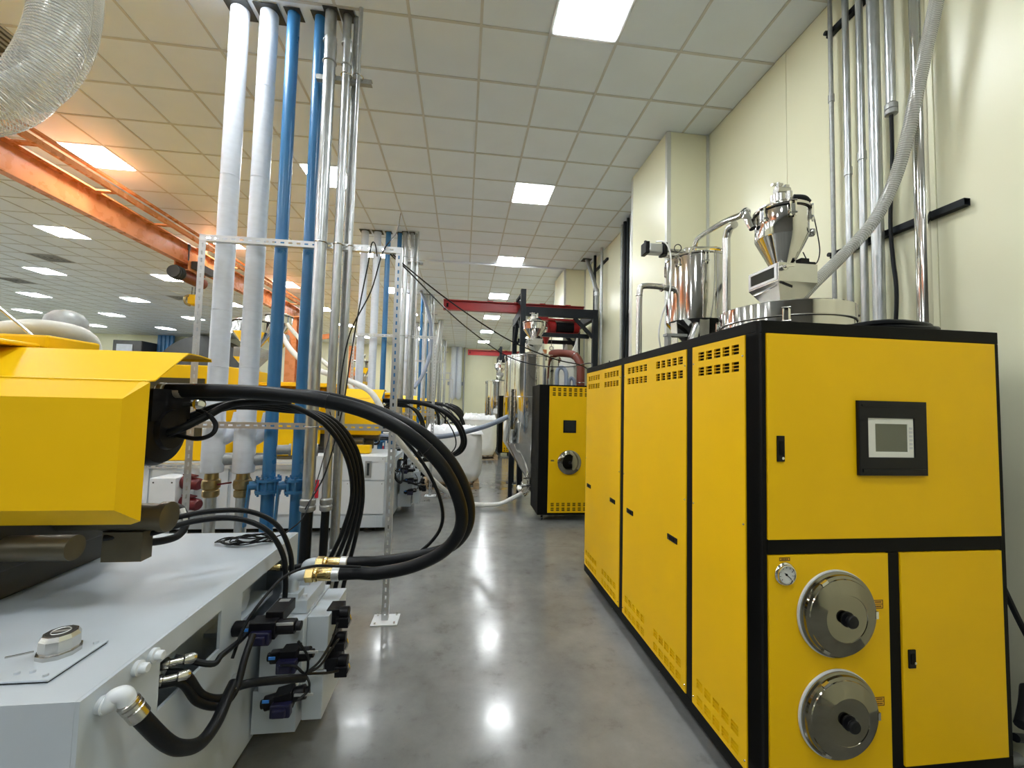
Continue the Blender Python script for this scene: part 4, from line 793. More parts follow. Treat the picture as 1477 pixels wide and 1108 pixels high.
# ================================================================= injection moulding machines, end on to the aisle
MSP = 4.42
MW = ['nearest, beside the big black hose loop', 'second along the aisle behind the pipe rack', 'third along the aisle', 'fourth along the aisle', 'farthest along the aisle']
def valve_block(m, c, L, r, ax):
    """solenoid valve: body with a coil can at each end"""
    ax = V3(ax).normalized(); u, v, d = frame(ax)
    m.bar(c-ax*L*0.18, c+ax*L*0.18, r*2.1, r*2.0); 
    for s in (-1, 1):
        m.cyl(c+ax*s*L*0.18, c+ax*s*L*0.42, r*0.88, 16); m.cyl(c+ax*s*L*0.42, c+ax*s*L*0.5, r*0.55, 12)
def machine(k):
    dy = MSP*k; near = (k == 0); y0, y1, xe = 1.24+dy, 2.68+dy, -0.97; w = MW[k]
    S = lambda x, y, z: V3((x, y+dy, z))
    pp = lambda x, y, Y: PY(x, y, Y)+V3((0, dy, 0))
    M = thing('moulding_machine', ['grey based yellow moulding machine cut off by the picture edge', 'yellow moulding machine with white panels behind the first pipe rack', 'yellow moulding machine behind the second pipe rack', 'yellow moulding machine behind the third pipe rack', 'yellow moulding machine farthest along the aisle'][k], 'machine', (-4, 1.96+dy, 0))
    # base: hollow end with openings in the end plate
    b = MB(); b.box(-7.6, y0, 0.06, -1.13, y1, 0.90); b.box(-1.13, y0, 0.86, xe-0.012, y1, 0.90); b.box(-1.13, y0, 0.06, xe-0.012, y0+0.02, 0.86); b.box(-1.13, y1-0.02, 0.06, xe-0.012, y1, 0.86); b.box(-1.13, y0+0.02, 0.06, xe-0.012, y1-0.02, 0.09)
    B = b.build('base', 'grey', M)
    MB().plate(y0+0.001, y1-0.001, 0.061, 0.899, [(1.535+dy, 1.885+dy, 0.665, 0.822), (2.05+dy, 2.50+dy, 0.60, 0.822)], 0.012, lambda u, v, q: V3((xe-q, u, v))).build('end_plate', 'grey', M)
    for sy in (1.30, 2.62):
        for sx in (-1.2, -3.5, -6.5): MB().lathe([(0.06, 0), (0.06, 0.02), (0.025, 0.025), (0.025, 0.06)], (sx, sy+dy, 0), n=12).build('levelling_foot', 'machdark', M)
    MB().box(-7.5, y0+0.1, 0.005, xe-0.15, y1-0.1, 0.06).build('under_shade', 'inside', M)  # near-black block standing in for the shadow under the base
    if near:
        p = MB().box(-1.62, 1.325, 0.901, -1.12, 1.515, 0.905).build('hatch_gasket', 'rubber', M); MB().box(-1.625, 1.322, 0.905, -1.117, 1.518, 0.911).build('hatch_plate', 'grey', M, bevel=0.002)
        for bx, by in ((-1.14, 1.34), (-1.14, 1.50), (-1.19, 1.36), (-1.225, 1.355), (-1.38, 1.34)): MB().lathe([(0.007, 0), (0.006, 0.006), (0, 0.007)], (bx, by, 0.911), n=8).build('bolt', 'grey', M)
        c = MB().lathe([(0.052, 0), (0.052, 0.012), (0.045, 0.014), (0.045, 0.018), (0.048, 0.02), (0.047, 0.05), (0.040, 0.062), (0.034, 0.062)], (-1.205, 1.455, 0.911), n=10, cap=True).build('filler_cap', 'steelb', M, ang=20)
        m = MB(); m.lathe([(0.036, 0.0615), (0.034, 0.064), (0, 0.0645)], (-1.205, 1.455, 0.911), n=24); m.build('cap_label', 'machdark', c)
        m = MB(); m.bar((-1.225, 1.45, 0.9758), (-1.185, 1.46, 0.9758), 0.012, 0.001); m.ring((-1.205, 1.455, 0.9755), (0, 0, 1), 0.022, 0.0015, 20, 4); m.build('cap_print', 'alum', c)
        MB().bar((-1.245, 1.42, 0.935), (-1.30, 1.40, 0.932), 0.004, 0.004).build('cap_pin', 'steelb', c)
        # return elbow and hose on the end plate
        e0 = V3((xe, 1.305, 0.848)); e1 = pp(178, 1004, 1.315); a = pp(184, 1012, 1.32); dd = pp(212, 1045, 1.345); d = (dd-a).normalized()
        e = MB().tube([e0, e0+V3((0.02, 0, 0)), e0.lerp(e1, 0.6)+V3((0, 0, 0.006)), e1+V3((0, 0, 0.003)), a], 0.022, 18, 5).build('return_elbow', 'white', M)
        MB().ring((xe+0.016, 1.305, 0.848), (1, 0, 0), 0.023, 0.0035, 20, 6).build('elbow_ring', 'white', e)
        m = MB(); m.lathe([(0.021, 0), (0.027, 0.003), (0.027, 0.011), (0.022, 0.013), (0.027, 0.016), (0.027, 0.026), (0.024, 0.029), (0.026, 0.032), (0.026, 0.060), (0.024, 0.063)], a, d, 22); m.build('hose_ferrule', 'steelb', M, ang=25)
        hp = [a+d*0.04, a+d*0.08, pp(240, 1071, 1.40), pp(264, 1079, 1.46), pp(290, 1071, 1.54), pp(312, 1042, 1.64), pp(327, 1008, 1.74), pp(338, 985, 1.80)]
        MB().tube(hp, 0.0215, 16, 6).build('return_hose', 'rubber', M)
        m = MB(); m.lathe([(0.020, 0), (0.020, 0.06), (0.016, 0.065)], pp(333, 997, 1.77), (hp[-1]-hp[-2]), 14); m.build('hose_end', 'alum', M)
        for q in (1.43, 1.495):
            m = MB(); m.lathe([(0.022, 0), (0.022, 0.012), (0.015, 0.014), (0.015, 0.03), (0.012, 0.034), (0, 0.034)], (xe, q, 0.868), (1, 0, 0), 14); m.build('plug', 'white', M)
    # things inside the openings
    m = MB(); 
    for j, (q, z) in enumerate(((1.60, 0.775), (1.57, 0.735))): m.lathe([(0.014, 0), (0.020, 0.01), (0.020, 0.03), (0.013, 0.034), (0.013, 0.07), (0.018, 0.075), (0.018, 0.10), (0.010, 0.11)], S(xe-0.05, q, z), (0.9, 0.6, -0.1), 12)
    m.build('port_fitting', 'steelb', M)
    m = MB(); m.box(-1.3, 2.06+dy, 0.62, xe-0.05, 2.49+dy, 0.64); m.cyl(S(-1.3, 2.2, 0.72), S(xe-0.06, 2.2, 0.72), 0.05, 16); m.build('inner_pipe', 'grey', M)
    # manifold block
    bx0, bx1 = -0.93, -0.735
    m = MB(); m.box(bx0, 2.16+dy, 0.30, bx1, 2.56+dy, 0.635); mf = m.build('manifold', 'grey', M, bevel=0.004)
    m = MB(); m.box(bx1+0.001, 2.20+dy, 0.46, -0.632, 2.52+dy, 0.63); m.box(bx1+0.001, 2.22+dy, 0.36, -0.655, 2.50+dy, 0.458); m.box(bx1+0.001, 2.18+dy, 0.15, -0.64, 2.54+dy, 0.355); m.build('manifold_side', 'grey', M, bevel=0.004)
    m = MB(); m.box(bx0+0.07, 2.22+dy, 0.636, bx1-0.01, 2.50+dy, 0.70); m.build('adapter_plate', 'grey', mf, bevel=0.003)
    m = MB(); m.box(-0.96, 2.18+dy, 0.10, -0.76, 2.54+dy, 0.299); m.build('manifold_bracket', 'grey', M)
    m = MB()
    for q in (2.26, 2.46):
        for x in (-0.84, -0.77): m.lathe([(0.010, 0), (0.010, 0.014), (0, 0.014)], S(x, q, 0.70), n=8)
    for z in (0.60, 0.34): m.lathe([(0.012, 0), (0.012, 0.02), (0, 0.02)], S(bx1-0.02, 2.16, z), (0, -1, 0), 8)
    m.build('bolt', 'white', mf)
    # hydraulic fittings: grey elbows with brass nuts
    ends = []
    for j, (Y, px, py) in enumerate(((2.27, 441, 829), (2.44, 456, 813))):
        p = PY(px, py, Y); el = MB(); q0 = V3((p.x-0.06, Y+dy, 0.70)); p = V3((p.x, Y+dy, p.z))
        el.tube([q0, q0+V3((0,0,(p.z-0.70)*0.5)), q0+V3((0.015,0,p.z-0.70-0.01)), p+V3((-0.02,0,0)), p], 0.030, 16, 4); el.cbox((q0.x, q0.y, 0.715), (0.085, 0.085, 0.03)); el.build('port_elbow', 'grey', mf)
        n_ = MB(); n_.lathe([(0.0274, 0), (0.0380, 0.004), (0.0380, 0.040), (0.0304, 0.046)], p, (1, 0, 0), 6); n_.lathe([(0.0334, 0.044), (0.0365, 0.048), (0.0365, 0.058), (0.0304, 0.064), (0.0319, 0.07), (0.0319, 0.13), (0.0350, 0.134)], p, (1, 0, 0), 22); n_.build('brass_fitting', 'brass', M, ang=25)
        n_ = MB(); n_.lathe([(0.0350, 0.132), (0.0350, 0.165), (0.0304, 0.17)], p, (1, 0, 0), 22); n_.build('ferrule', 'alum', M); ends.append(p)
    # the two big hoses looping out into the aisle
    path1 = [(243, 563, 2.0), (300, 564, 2.0), (380, 567, 2.0), (460, 577, 2.0), (530, 595, 2.02), (590, 627, 2.04), (637, 672, 2.07), (662, 722, 2.11), (664, 762, 2.14), (640, 795, 2.18), (595, 817, 2.22), (545, 827, 2.25)]
    h1 = [pp(*q) for q in path1]+[ends[0]+V3((0.26, 0, 0.003)), ends[0]+V3((0.15, 0, 0))]
    MB().tube(h1, 0.0325, 18, 6).build('main_hose', 'rubber', M)
    path2 = [(255, 567, 2.14), (320, 570, 2.14), (400, 570, 2.14), (470, 574, 2.15), (545, 594, 2.18), (605, 622, 2.2), (650, 665, 2.24), (674, 716, 2.28), (675, 757, 2.31), (652, 787, 2.35), (605, 802, 2.39), (550, 810, 2.42)]
    h2 = [pp(*q) for q in path2]+[ends[1]+V3((0.26, 0, 0.003)), ends[1]+V3((0.15, 0, 0))]
    MB().tube(h2, 0.0315, 18, 6).build('main_hose', 'rubber', M)
    m = MB()
    for q in (3.3, 5.6): i = int(q*6/1); a = smooth_path(h1, 6); m.ring(a[i], a[i+1]-a[i], 0.033, 0.0025, 22, 5)
    m.build('hose_tie', 'plastic', M)
    # slim hoses dropping behind
    for j in range(4):
        o = 0.035*j
        q = [pp(262+4*j, 604+3*j, 2.15), pp(330, 582+2*j, 2.2), pp(410, 583+3*j, 2.3+o), pp(468+3*j, 612-3*j, 2.45+o), pp(500+5*j, 660-3*j, 2.6+o), pp(508+5*j, 715, 2.7+o), pp(493+7*j, 770, 2.78+o), pp(466+11*j, 830, 2.80+o)]
        MB().tube(q+[V3((q[-1].x-0.05, q[-1].y, 0.25)), V3((q[-1].x-0.06, q[-1].y, 0.02))], 0.0145, 10, 6).build('slim_hose', 'rubber', M)
    MB().tube([pp(505, 580, 2.3), pp(560, 612, 2.3), pp(610, 668, 2.35), pp(636, 725, 2.35), pp(634, 765, 2.4), pp(600, 800, 2.4), pp(560, 812, 2.42)], 0.010, 8, 6).build('slim_hose', 'rubber', M)
    MB().tube([pp(240, 625, 1.95), pp(262, 618, 1.95), pp(295, 602, 2.0), pp(340, 582, 2.05), pp(420, 578, 2.1)], 0.017, 10, 6).build('slim_hose', 'rubber', M)
    MB().tube([pp(255, 628, 2.0), pp(285, 633, 1.95), pp(306, 626, 1.95), pp(311, 612, 1.97), pp(300, 598, 2.0), pp(286, 592, 2.05)], 0.010, 8, 6).build('slim_hose', 'rubber', M)
    if k < 2:
        for j, q in enumerate(([(150, 776, 1.9), (215, 770, 1.95), (280, 752, 2.05), (340, 748, 2.12), (385, 765, 2.17), (408, 800, 2.2), (412, 838, 2.22)], [(150, 765, 2.0), (230, 752, 2.05), (300, 738, 2.15), (360, 738, 2.25), (400, 758, 2.30), (418, 795, 2.33), (421, 828, 2.34)])):
            pts = [pp(*a) for a in q]; MB().tube(pts+[V3((pts[-1].x, pts[-1].y, 0.70))], 0.0125, 10, 6).build('pilot_hose', 'rubber', M)
            m = MB(); m.lathe([(0.012, 0.0), (0.016, 0.01), (0.016, 0.05), (0.013, 0.055), (0.013, 0.08)], V3((pts[-1].x, pts[-1].y, 0.637)), n=10); m.build('hose_end', 'steelb', M)
        MB().tube([pp(335, 950, 1.85), pp(352, 905, 1.9), pp(375, 870, 1.95), pp(410, 832, 2.05), pp(450, 817, 2.15), pp(490, 817, 2.2), pp(520, 818, 2.25)], 0.0065, 8, 6).build('black_cable', 'rubber', M)
        MB().tube([pp(384, 820, 2.4), pp(410, 820, 2.42), pp(440, 816, 2.44)], 0.014, 10, 4).build('slim_hose', 'rubber', M)
        m = MB(); m.lathe([(0.012, 0), (0.016, 0.004), (0.016, 0.03), (0.013, 0.034), (0.013, 0.09), (0.016, 0.092), (0.016, 0.11)], pp(372, 820, 2.36), (1, 0.1, 0), 12); m.build('brass_fitting', 'brass', M)
    # valves
    va = [(pp(383, 905, 1.99), 0.30, 0.036, (1, 0.03, 0)), (pp(420, 945, 2.06), 0.20, 0.034, (1, 0, 0.05)), (pp(412, 1006, 2.02), 0.20, 0.034, (1, 0.1, 0.2))]
    for j, (c, L, r, ax) in enumerate(va):
        m = MB(); valve_block(m, c, L, r, ax); v = m.build('solenoid_valve', 'plastic', M, bevel=0.002)
        m = MB(); m.cbox(c+V3((0.0, -0.045, -0.022)), (0.085, 0.035, 0.055)); m.cbox(c+V3((0, -0.068, -0.022)), (0.055, 0.02, 0.035)); m.build('valve_connector', 'navy', v, bevel=0.006)
        m = MB(); m.cbox(c+V3((-0.07, -0.034, 0.008)), (0.028, 0.004, 0.012)); m.build('valve_badge', 'decal_blue', v)
        m = MB(); m.cbox(c+V3((0.085, -0.026, 0.024)), (0.08, 0.006, 0.01)); m.build('valve_plate', 'alum', v)
        if j == 0:
            m = MB(); m.cbox(c+V3((0.03, 0.08, 0.035)), (0.075, 0.14, 0.05)); vb = m.build('valve_subplate', 'plastic', v, bevel=0.003)
            MB().cbox(c+V3((0.03, 0.12, 0.061)), (0.045, 0.025, 0.002)).build('maker_plate', 'alum', vb)
    for j, (px, py, Y, s) in enumerate(((492, 886, 2.28, 1.0), (488, 920, 2.30, 0.8), (490, 955, 2.26, 1.0))):
        c = pp(px, py, Y); m = MB(); m.cbox(c+V3((-0.03, 0.02, 0)), (0.07*s, 0.10, 0.075*s)); m.cyl(c+V3((0, -0.02, 0.02)), c+V3((0.045, -0.02, 0.02)), 0.028*s, 12); m.cbox(c+V3((0.02, -0.03, -0.02)), (0.06*s, 0.05, 0.05*s)); v = m.build('pilot_valve', 'plastic', M, bevel=0.003)
        m = MB(); m.tube([c+V3((0.055, -0.05, 0.02)), c+V3((0.062, -0.055, -0.005)), c+V3((0.052, -0.055, -0.03))], 0.005, 6, 3); m.build('wire_clip', 'steelb', v)
    # wiring loom
    hub = pp(440, 972, 2.0)
    loom = [[pp(430, 925, 1.96), pp(443, 945, 1.97), pp(444, 965, 1.98), hub], [pp(405, 960, 1.98), pp(425, 961, 1.97), pp(436, 970, 1.98), hub], [hub, pp(460, 955, 2.05), pp(478, 925, 2.15), pp(487, 898, 2.2)], [hub, pp(462, 960, 2.05), pp(482, 930, 2.15), pp(489, 922, 2.22)], [hub, pp(470, 971, 2.1), pp(488, 968, 2.18)], [hub, pp(446, 985, 1.97), pp(444, 997, 1.97), pp(430, 1010, 1.95)]]
    m = MB()
    for q in loom: m.tube(q, 0.0055, 6, 5)
    m.build('wire_loom', 'rubber', M)
    m = MB(); m.tube([S(xe-0.03, 1.62, 0.735), pp(268, 975, 1.63), pp(290, 1003, 1.68), pp(320, 1008, 1.74), pp(345, 990, 1.80), pp(380, 983, 1.86), pp(440, 978, 1.98)], 0.016, 10, 6); m.tube([S(xe-0.03, 1.58, 0.725), pp(262, 985, 1.62), pp(285, 1012, 1.66), pp(318, 1018, 1.72), pp(340, 995, 1.78), pp(353, 950, 1.84), pp(365, 915, 1.9)], 0.014, 10, 6); m.tube([S(xe-0.03, 1.655, 0.77), pp(305, 958, 1.70), pp(320, 945, 1.75), pp(345, 925, 1.9), pp(355, 915, 1.95)], 0.011, 8, 6)
    m.build('cable_bundle', 'rubber', M)
    # ------------------------------------------------ injection unit cover
    def cover(s):
        f = (lambda y: y+dy) if s > 0 else (lambda y: 3.95-y+dy)
        A = [(-3.0, f(1.60), 1.305), (-1.19, f(1.60), 1.305), (-1.19, f(1.60), 1.69), (-3.0, f(1.60), 1.69)]
        Bq = [(-3.0, f(1.68), 1.235), (-1.19, f(1.68), 1.235), (-1.150, f(1.665), 1.25), (-1.150, f(1.665), 1.752), (-1.19, f(1.68), 1.756), (-3.0, f(1.68), 1.756)]
        m = MB(); m.add(A+Bq, [(0,1,2,3), (0,4,5,1), (1,5,6), (1,6,7,2), (2,7,8), (3,2,8,9)]); o = m.build('side_cover', 'yellow', M)
        sd = o.modifiers.new('sheet', 'SOLIDIFY'); sd.thickness = 0.005; sd.offset = 0; return o
    cover(1)
    f = lambda y: y+dy
    prof = [(1.675, 1.757), (1.72, 1.762), (1.90, 1.888), (1.98, 1.887), (2.06, 1.880), (2.065, 1.868)]
    m = MB(); Vv = []
    for x in (-3.0, -1.17): Vv += [(x if 0 < i < 5 or x < -2 else x, f(a), z) for i, (a, z) in enumerate(prof)]
    m.add(Vv, [(i, i+1, 6+i+1, 6+i) for i in range(5)]); o = m.build('roof_cover', 'yellow', M); sd = o.modifiers.new('sheet', 'SOLIDIFY'); sd.thickness = 0.005; sd.offset = 0
    # motor and drive at the end of the unit
    m = MB(); m.lathe([(0.10, 0), (0.15, 0.02), (0.15, 0.20), (0.165, 0.205), (0.165, 0.25), (0.158, 0.26), (0.158, 0.36), (0.145, 0.385), (0.09, 0.40), (0.085, 0.42)], S(-1.68, 1.98, 1.56), (1, 0, 0), 32); m.box(-1.62, 1.86+dy, 1.60, -1.27, 2.10+dy, 1.735); m.box(-1.5, 1.80+dy, 1.5, -1.30, 1.9+dy, 1.66); mo = m.build('hydraulic_motor', 'plastic', M, ang=25)
    m = MB()
    for a in range(8): m.lathe([(0.012, 0), (0.012, 0.016), (0, 0.016)], S(-1.505, 1.98+0.155*math.cos(a*PI/4+0.3), 1.555+0.155*math.sin(a*PI/4+0.3)), (1, 0, 0), 8)
    m.build('motor_bolt', 'machdark', mo)
    m = MB(); m.lathe([(0.0258, 0), (0.0350, 0.01), (0.0350, 0.03), (0.0304, 0.034), (0.0327, 0.04), (0.0327, 0.10), (0.0312, 0.105)], pp(228, 563, 2.0), (1, 0, 0), 18); m.lathe([(0.0258, 0), (0.0350, 0.01), (0.0350, 0.03), (0.0304, 0.034), (0.0319, 0.10)], pp(238, 568, 2.14), (1, 0, 0), 18); m.build('hose_ferrule', 'galvdull', M)
    m = MB(); m.tube([pp(262, 585, 2.05), pp(276, 583, 2.04), pp(290, 584, 2.03)], 0.012, 10); m.lathe([(0.02, 0), (0.026, 0.004), (0.026, 0.02), (0.02, 0.024), (0, 0.024)], pp(287, 583, 2.02), (0.5, -0.8, 0), 14); m.build('test_port', 'chrome', M)
    m = MB(); m.cyl(S(-1.9, 1.93, 1.195), S(-1.235, 1.93, 1.195), 0.055, 20); m.lathe([(0.062, 0), (0.062, 0.03), (0.05, 0.034), (0, 0.034)], S(-1.25, 1.93, 1.195), (1, 0, 0), 20); m.box(-1.45, 1.90+dy, 1.02, -1.30, 1.96+dy, 1.14); m.build('injection_cylinder', 'olive', M)
    m = MB(); m.cyl(S(-1.9, 1.72, 1.14), S(-1.40, 1.72, 1.14), 0.045, 20); m.build('injection_cylinder', 'olive', M)
    m = MB(); m.box(-3.6, 1.62+dy, 0.902, -1.75, 2.34+dy, 1.06); m.box(-2.6, 1.66+dy, 1.06, -1.62, 2.30+dy, 1.24); m.build('carriage', 'machdark', M, bevel=0.006)
    for ra in (1.50, 2.38): MB().box(-3.2, ra+dy, 0.902, -2.2, ra+0.08+dy, 0.955).build('guide_rail', 'olive', M)
    MB().tube([pp(205, 783, 1.95), pp(235, 780, 2.0), pp(258, 772, 2.05), pp(268, 755, 2.1), pp(262, 735, 2.15), pp(246, 728, 2.2)], 0.016, 10, 5).build('grey_hose', 'rubberm', M)
    m = MB(); m.tube([pp(262, 762, 2.08), pp(266, 750, 2.10), pp(262, 735, 2.12)], 0.014, 8, 4); m.build('white_hose', 'milky', M)
    # ------------------------------------------------ clamp unit guards further along
    m = MB(); m.box(-7.4, y0+0.05, 0.902, -3.05, y1-0.05, 2.12); m.build('guard', 'yellow', M, bevel=0.012)
    for j in range(3):
        xa = -7.2+1.4*j; MB().box(xa, y0+0.035, 1.2, xa+1.1, y0+0.055, 1.95).build('guard_window', 'glassdark', M); 
    m = MB(); m.box(-3.0, 1.98+dy, 1.895, -1.78, 2.24+dy, 1.955); m.box(-2.95, 1.62+dy, 1.895, -1.80, 1.98+dy, 1.915); m.build('throat_block', 'yellow', M, bevel=0.01)
    if k >= 1:
        # front panels of the base
        yf = y0
        fn = lambda u, v, q: V3((u, yf-0.004+q, v))
        for j, (xa, xb, za, zb) in enumerate(((-1.93, -1.00, 0.24, 0.66), (-1.93, -1.00, 0.68, 0.985), (-2.88, -1.97, 0.24, 0.86), (-3.80, -2.92, 0.24, 0.86), (-4.75, -3.84, 0.24, 0.86), (-5.7, -4.79, 0.24, 0.86))):
            hol = [(xb-0.28, xb-0.09, 0.905+0.0, 0.915)] if j == 1 else []
            p = MB().plate(xa, xb, za, zb, hol, -0.016, lambda u, v, q: V3((u, yf-0.002+q, v))).build('access_panel', 'white', M, bevel=0.002)
            for u in (xa+0.03, (xa+xb)/2, xb-0.03): MB().lathe([(0.008, 0), (0.006, 0.004), (0, 0.004)], V3((u, yf-0.018, zb-0.03)), (0, -1, 0), 8).build('screw', 'galvdull', p)
        m = MB(); m.box(-1.95, y0, 0.902, -0.99, y0+0.9, 0.985); m.build('tank_cover', 'white', M, bevel=0.003)
        m = MB(); m.prism([(-1.25, 0.71), (-1.17, 0.71), (-1.17, 0.93), (-1.25, 0.93)], fn, -0.014, -0.028); lg = m.build('level_gauge', 'galvdull', M, bevel=0.003)
        m = MB(); m.prism([(-1.225, 0.74), (-1.195, 0.74), (-1.195, 0.90), (-1.225, 0.90)], fn, -0.028, -0.032); m.build('gauge_glass', 'glassdark', lg)
        m = MB(); m.prism([(-1.88, 0.45), (-1.82, 0.45), (-1.82, 0.68), (-1.88, 0.68)], fn, -0.014, -0.03); m.build('red_tag', 'redlabel', M)
        m = MB(); m.box(-1.9, y0-0.03, 0.07, -1.0, y0-0.001, 0.09); m.box(-1.9, y0-0.03, 0.09, -1.0, y0-0.02, 0.22); m.build('skirt', 'grey', M)
        for u in (-1.75, -1.35, -1.1): MB().box(u-0.012, y0-0.034, 0.09, u+0.012, y0-0.03, 0.22).build('skirt_rib', 'grey', M)
        # perforated cable tray along the front
        hol = [(-4.9+0.12*j, -4.9+0.12*j+0.07, y0-0.10, y0-0.07) for j in range(22)]
        MB().plate(-5.0, -2.1, y0-0.12, y0-0.002, hol, 0.003, lambda u, v, q: V3((u, v, 0.885-q))).build('cable_tray', 'alum', M); MB().plate(-5.0, -2.1, 0.83, 0.882, [(a, b, 0.845, 0.865) for a, b, _, _ in hol], 0.003, lambda u, v, q: V3((u, y0-0.12+q, v))).build('tray_lip', 'alum', M)
        # warning triangles, knob
        for (u, v) in ((-2.68, 0.70), (-2.52, 1.62), (-2.42, 1.62)):
            yy = y0-0.018 if v < 1 else 1.60+dy-0.004; s = 0.055
            g = lambda a, b, q: V3((a, yy+q, b)); t = MB().prism([(u-s, v-s*0.8), (u+s, v-s*0.8), (u, v+s*0.95)], g, 0, -0.0015).build('warning_sign', 'warn', M)
            m = MB()
            tri = [(u-s, v-s*0.8), (u+s, v-s*0.8), (u, v+s*0.95)]
            for i in range(3): a, b = tri[i], tri[(i+1) % 3]; m.bar(g(a[0]*0.9+u*0.1, a[1]*0.9+(v-0.01)*0.1, -0.002), g(b[0]*0.9+u*0.1, b[1]*0.9+(v-0.01)*0.1, -0.002), 0.001, 0.007, up=(0,1,0)) if False else m.bar(g(a[0], a[1], -0.0022), g(b[0], b[1], -0.0022), 0.008, 0.001, up=(0,1,0))
            m.prism([(u+0.008, v+0.028), (u-0.016, v-0.008), (u-0.002, v-0.008), (u-0.010, v-0.036), (u+0.016, v+0.002), (u+0.002, v+0.002)], g, -0.0015, -0.0025); m.build('warning_symbol', 'plastic', t)
        MB().lathe([(0.028, 0), (0.028, 0.02), (0, 0.022)], V3((-3.28, y0-0.018, 0.66)), (0, -1, 0), 14).build('door_knob', 'plastic', M)
        # upper yellow bodies facing the aisle
        m = MB(); m.box(-2.86, 1.50+dy, 0.93, -2.28, 1.585+dy, 1.70); m.build('side_guard', 'yellow', M, bevel=0.01)
        m = MB(); m.box(-2.2, 1.52+dy, 1.10, -1.95, 1.585+dy, 1.62); m.build('side_guard', 'yellow', M, bevel=0.01)
        m = MB(); m.box(-1.62, 1.50+dy, 0.99, -1.26, 1.64+dy, 1.10); m.build('pump_guard', 'yellow', M, bevel=0.01)
        m = MB(); m.box(-2.9, 1.56+dy, 0.96, -1.3, 1.60+dy, 1.02); m.build('black_rail', 'machdark', M)
    return M
for k in range(NR): machine(k)
# socket box on the second machine
SBX = thing('socket_box', 'grey junction box with two red power sockets by the slotted post', 'box', (-3.3, 5.2, 0))
c = PY(216, 690, 5.25); d = PY(247, 731, 5.25)
MB().box(c.x, 5.25, d.z-0.05, d.x+0.03, 5.60, c.z).build('box_body', 'white', SBX, bevel=0.006)
m = MB(); m.box(c.x+0.05, 5.35, 0, c.x+0.13, 5.43, d.z-0.05); m.build('box_post', 'grey', SBX)
m = MB(); 
for u in (c.x+0.04, d.x-0.01):
    for v in (c.z-0.05, d.z+0.01): m.lathe([(0.01, 0), (0.008, 0.005), (0, 0.005)], (u, 5.25, v), (0, -1, 0), 8)
m.build('screw', 'machdark', SBX)
for z in ((c.z+d.z)/2+0.10, (c.z+d.z)/2-0.14):
    o = MB().lathe([(0.075, 0), (0.085, 0.02), (0.085, 0.10), (0.07, 0.13), (0.07, 0.20), (0.055, 0.22), (0, 0.22)], (d.x+0.03, 5.40, z), (0.9, -0.25, -0.12), 20).build('power_socket', 'darkred', SBX)
    MB().bar((d.x+0.06, 5.37, z+0.09), (d.x+0.2, 5.32, z+0.075), 0.07, 0.015).build('socket_flap', 'darkred', o)
# ================================================================= overhead crane girder on the left
GXW = -5.31
CR = thing('crane_girder', 'long orange overhead crane girder under the ceiling on the left', 'beam', (GXW, 6, 4.2))
gy0, gy1 = -2.0, 14.2
MB().box(GXW-0.012, gy0, 4.25, GXW, gy1, 4.58).build('web', 'orange', CR)
MB().box(GXW-0.07, gy0, 4.228, GXW+0.045, gy1, 4.249).build('bottom_flange', 'orange', CR); MB().box(GXW-0.11, gy0, 4.581, GXW+0.09, gy1, 4.605).build('top_flange', 'orange', CR)
m = MB(); m.box(-4.93, gy0, 4.53, -4.88, gy1, 4.60); m.build('side_rail', 'orange', CR); m = MB(); m.box(-4.93, gy0, 4.66, -4.88, gy1, 4.69); m.build('side_rail', 'orange', CR)
for k in range(15):
    y = gy0+0.6+1.1*k; MB().box(GXW+0.09, y, 4.582, -4.93, y+0.08, 4.604).build('tie_bar', 'orange', CR)
m = MB()
for y in (0.5, 4.5, 8.8, 12.5): m.box(GXW-0.05, y, 4.606, GXW+0.05, y+0.1, CZ-0.008)
m.build('hanger', 'orange', CR)
HO = thing('crane_hoist', 'brown and black electric hoist hanging under the orange crane girder', 'hoist', (GXW, 8.4, 3.6))
y = 8.55
m = MB(); m.box(GXW-0.16, y-0.25, 4.120, GXW-0.135, y+0.25, 4.470); m.box(GXW+0.085, y-0.25, 4.120, GXW+0.105, y+0.25, 4.470); m.box(GXW-0.16, y-0.25, 4.100, GXW+0.105, y+0.25, 4.120); m.build('trolley', 'orange', HO)
m = MB(); m.cyl((GXW, y-0.30, 4.000), (GXW, y+0.35, 4.000), 0.105, 20); m.build('drum', 'brownhose', HO)
m = MB(); m.cyl((GXW, y-0.50, 4.000), (GXW, y-0.30, 4.000), 0.11, 16); m.build('motor', 'machdark', HO); m = MB(); m.box(GXW+0.11, y-0.2, 4.150, GXW+0.22, y+0.35, 4.290); m.build('control_box', 'machdark', HO); m = MB(); m.cyl((GXW+0.12, y-0.3, 4.270), (GXW+0.12, y-0.3, 4.490), 0.012, 8); m.cyl((GXW+0.12, y-0.3, 4.470), (GXW+0.12, y-0.3, 4.570), 0.025, 8); m.build('limit_switch', 'machdark', HO)
m = MB()
for j in range(3): m.ring((GXW, y-0.34-0.06*j, 4.000), (0, 1, 0), 0.118, 0.012, 20, 6)
m.build('motor_fins', 'machdark', HO)
m = MB(); m.cyl((GXW-0.03, y+0.1, 3.870), (GXW-0.03, y+0.1, 3.690), 0.008, 6); m.cyl((GXW+0.03, y+0.1, 3.870), (GXW+0.03, y+0.1, 3.690), 0.008, 6); m.build('rope', 'machdark', HO)
m = MB(); m.box(GXW-0.06, y+0.02, 3.510, GXW+0.09, y+0.20, 3.710); m.build('hook_block', 'yellow', HO, bevel=0.02)
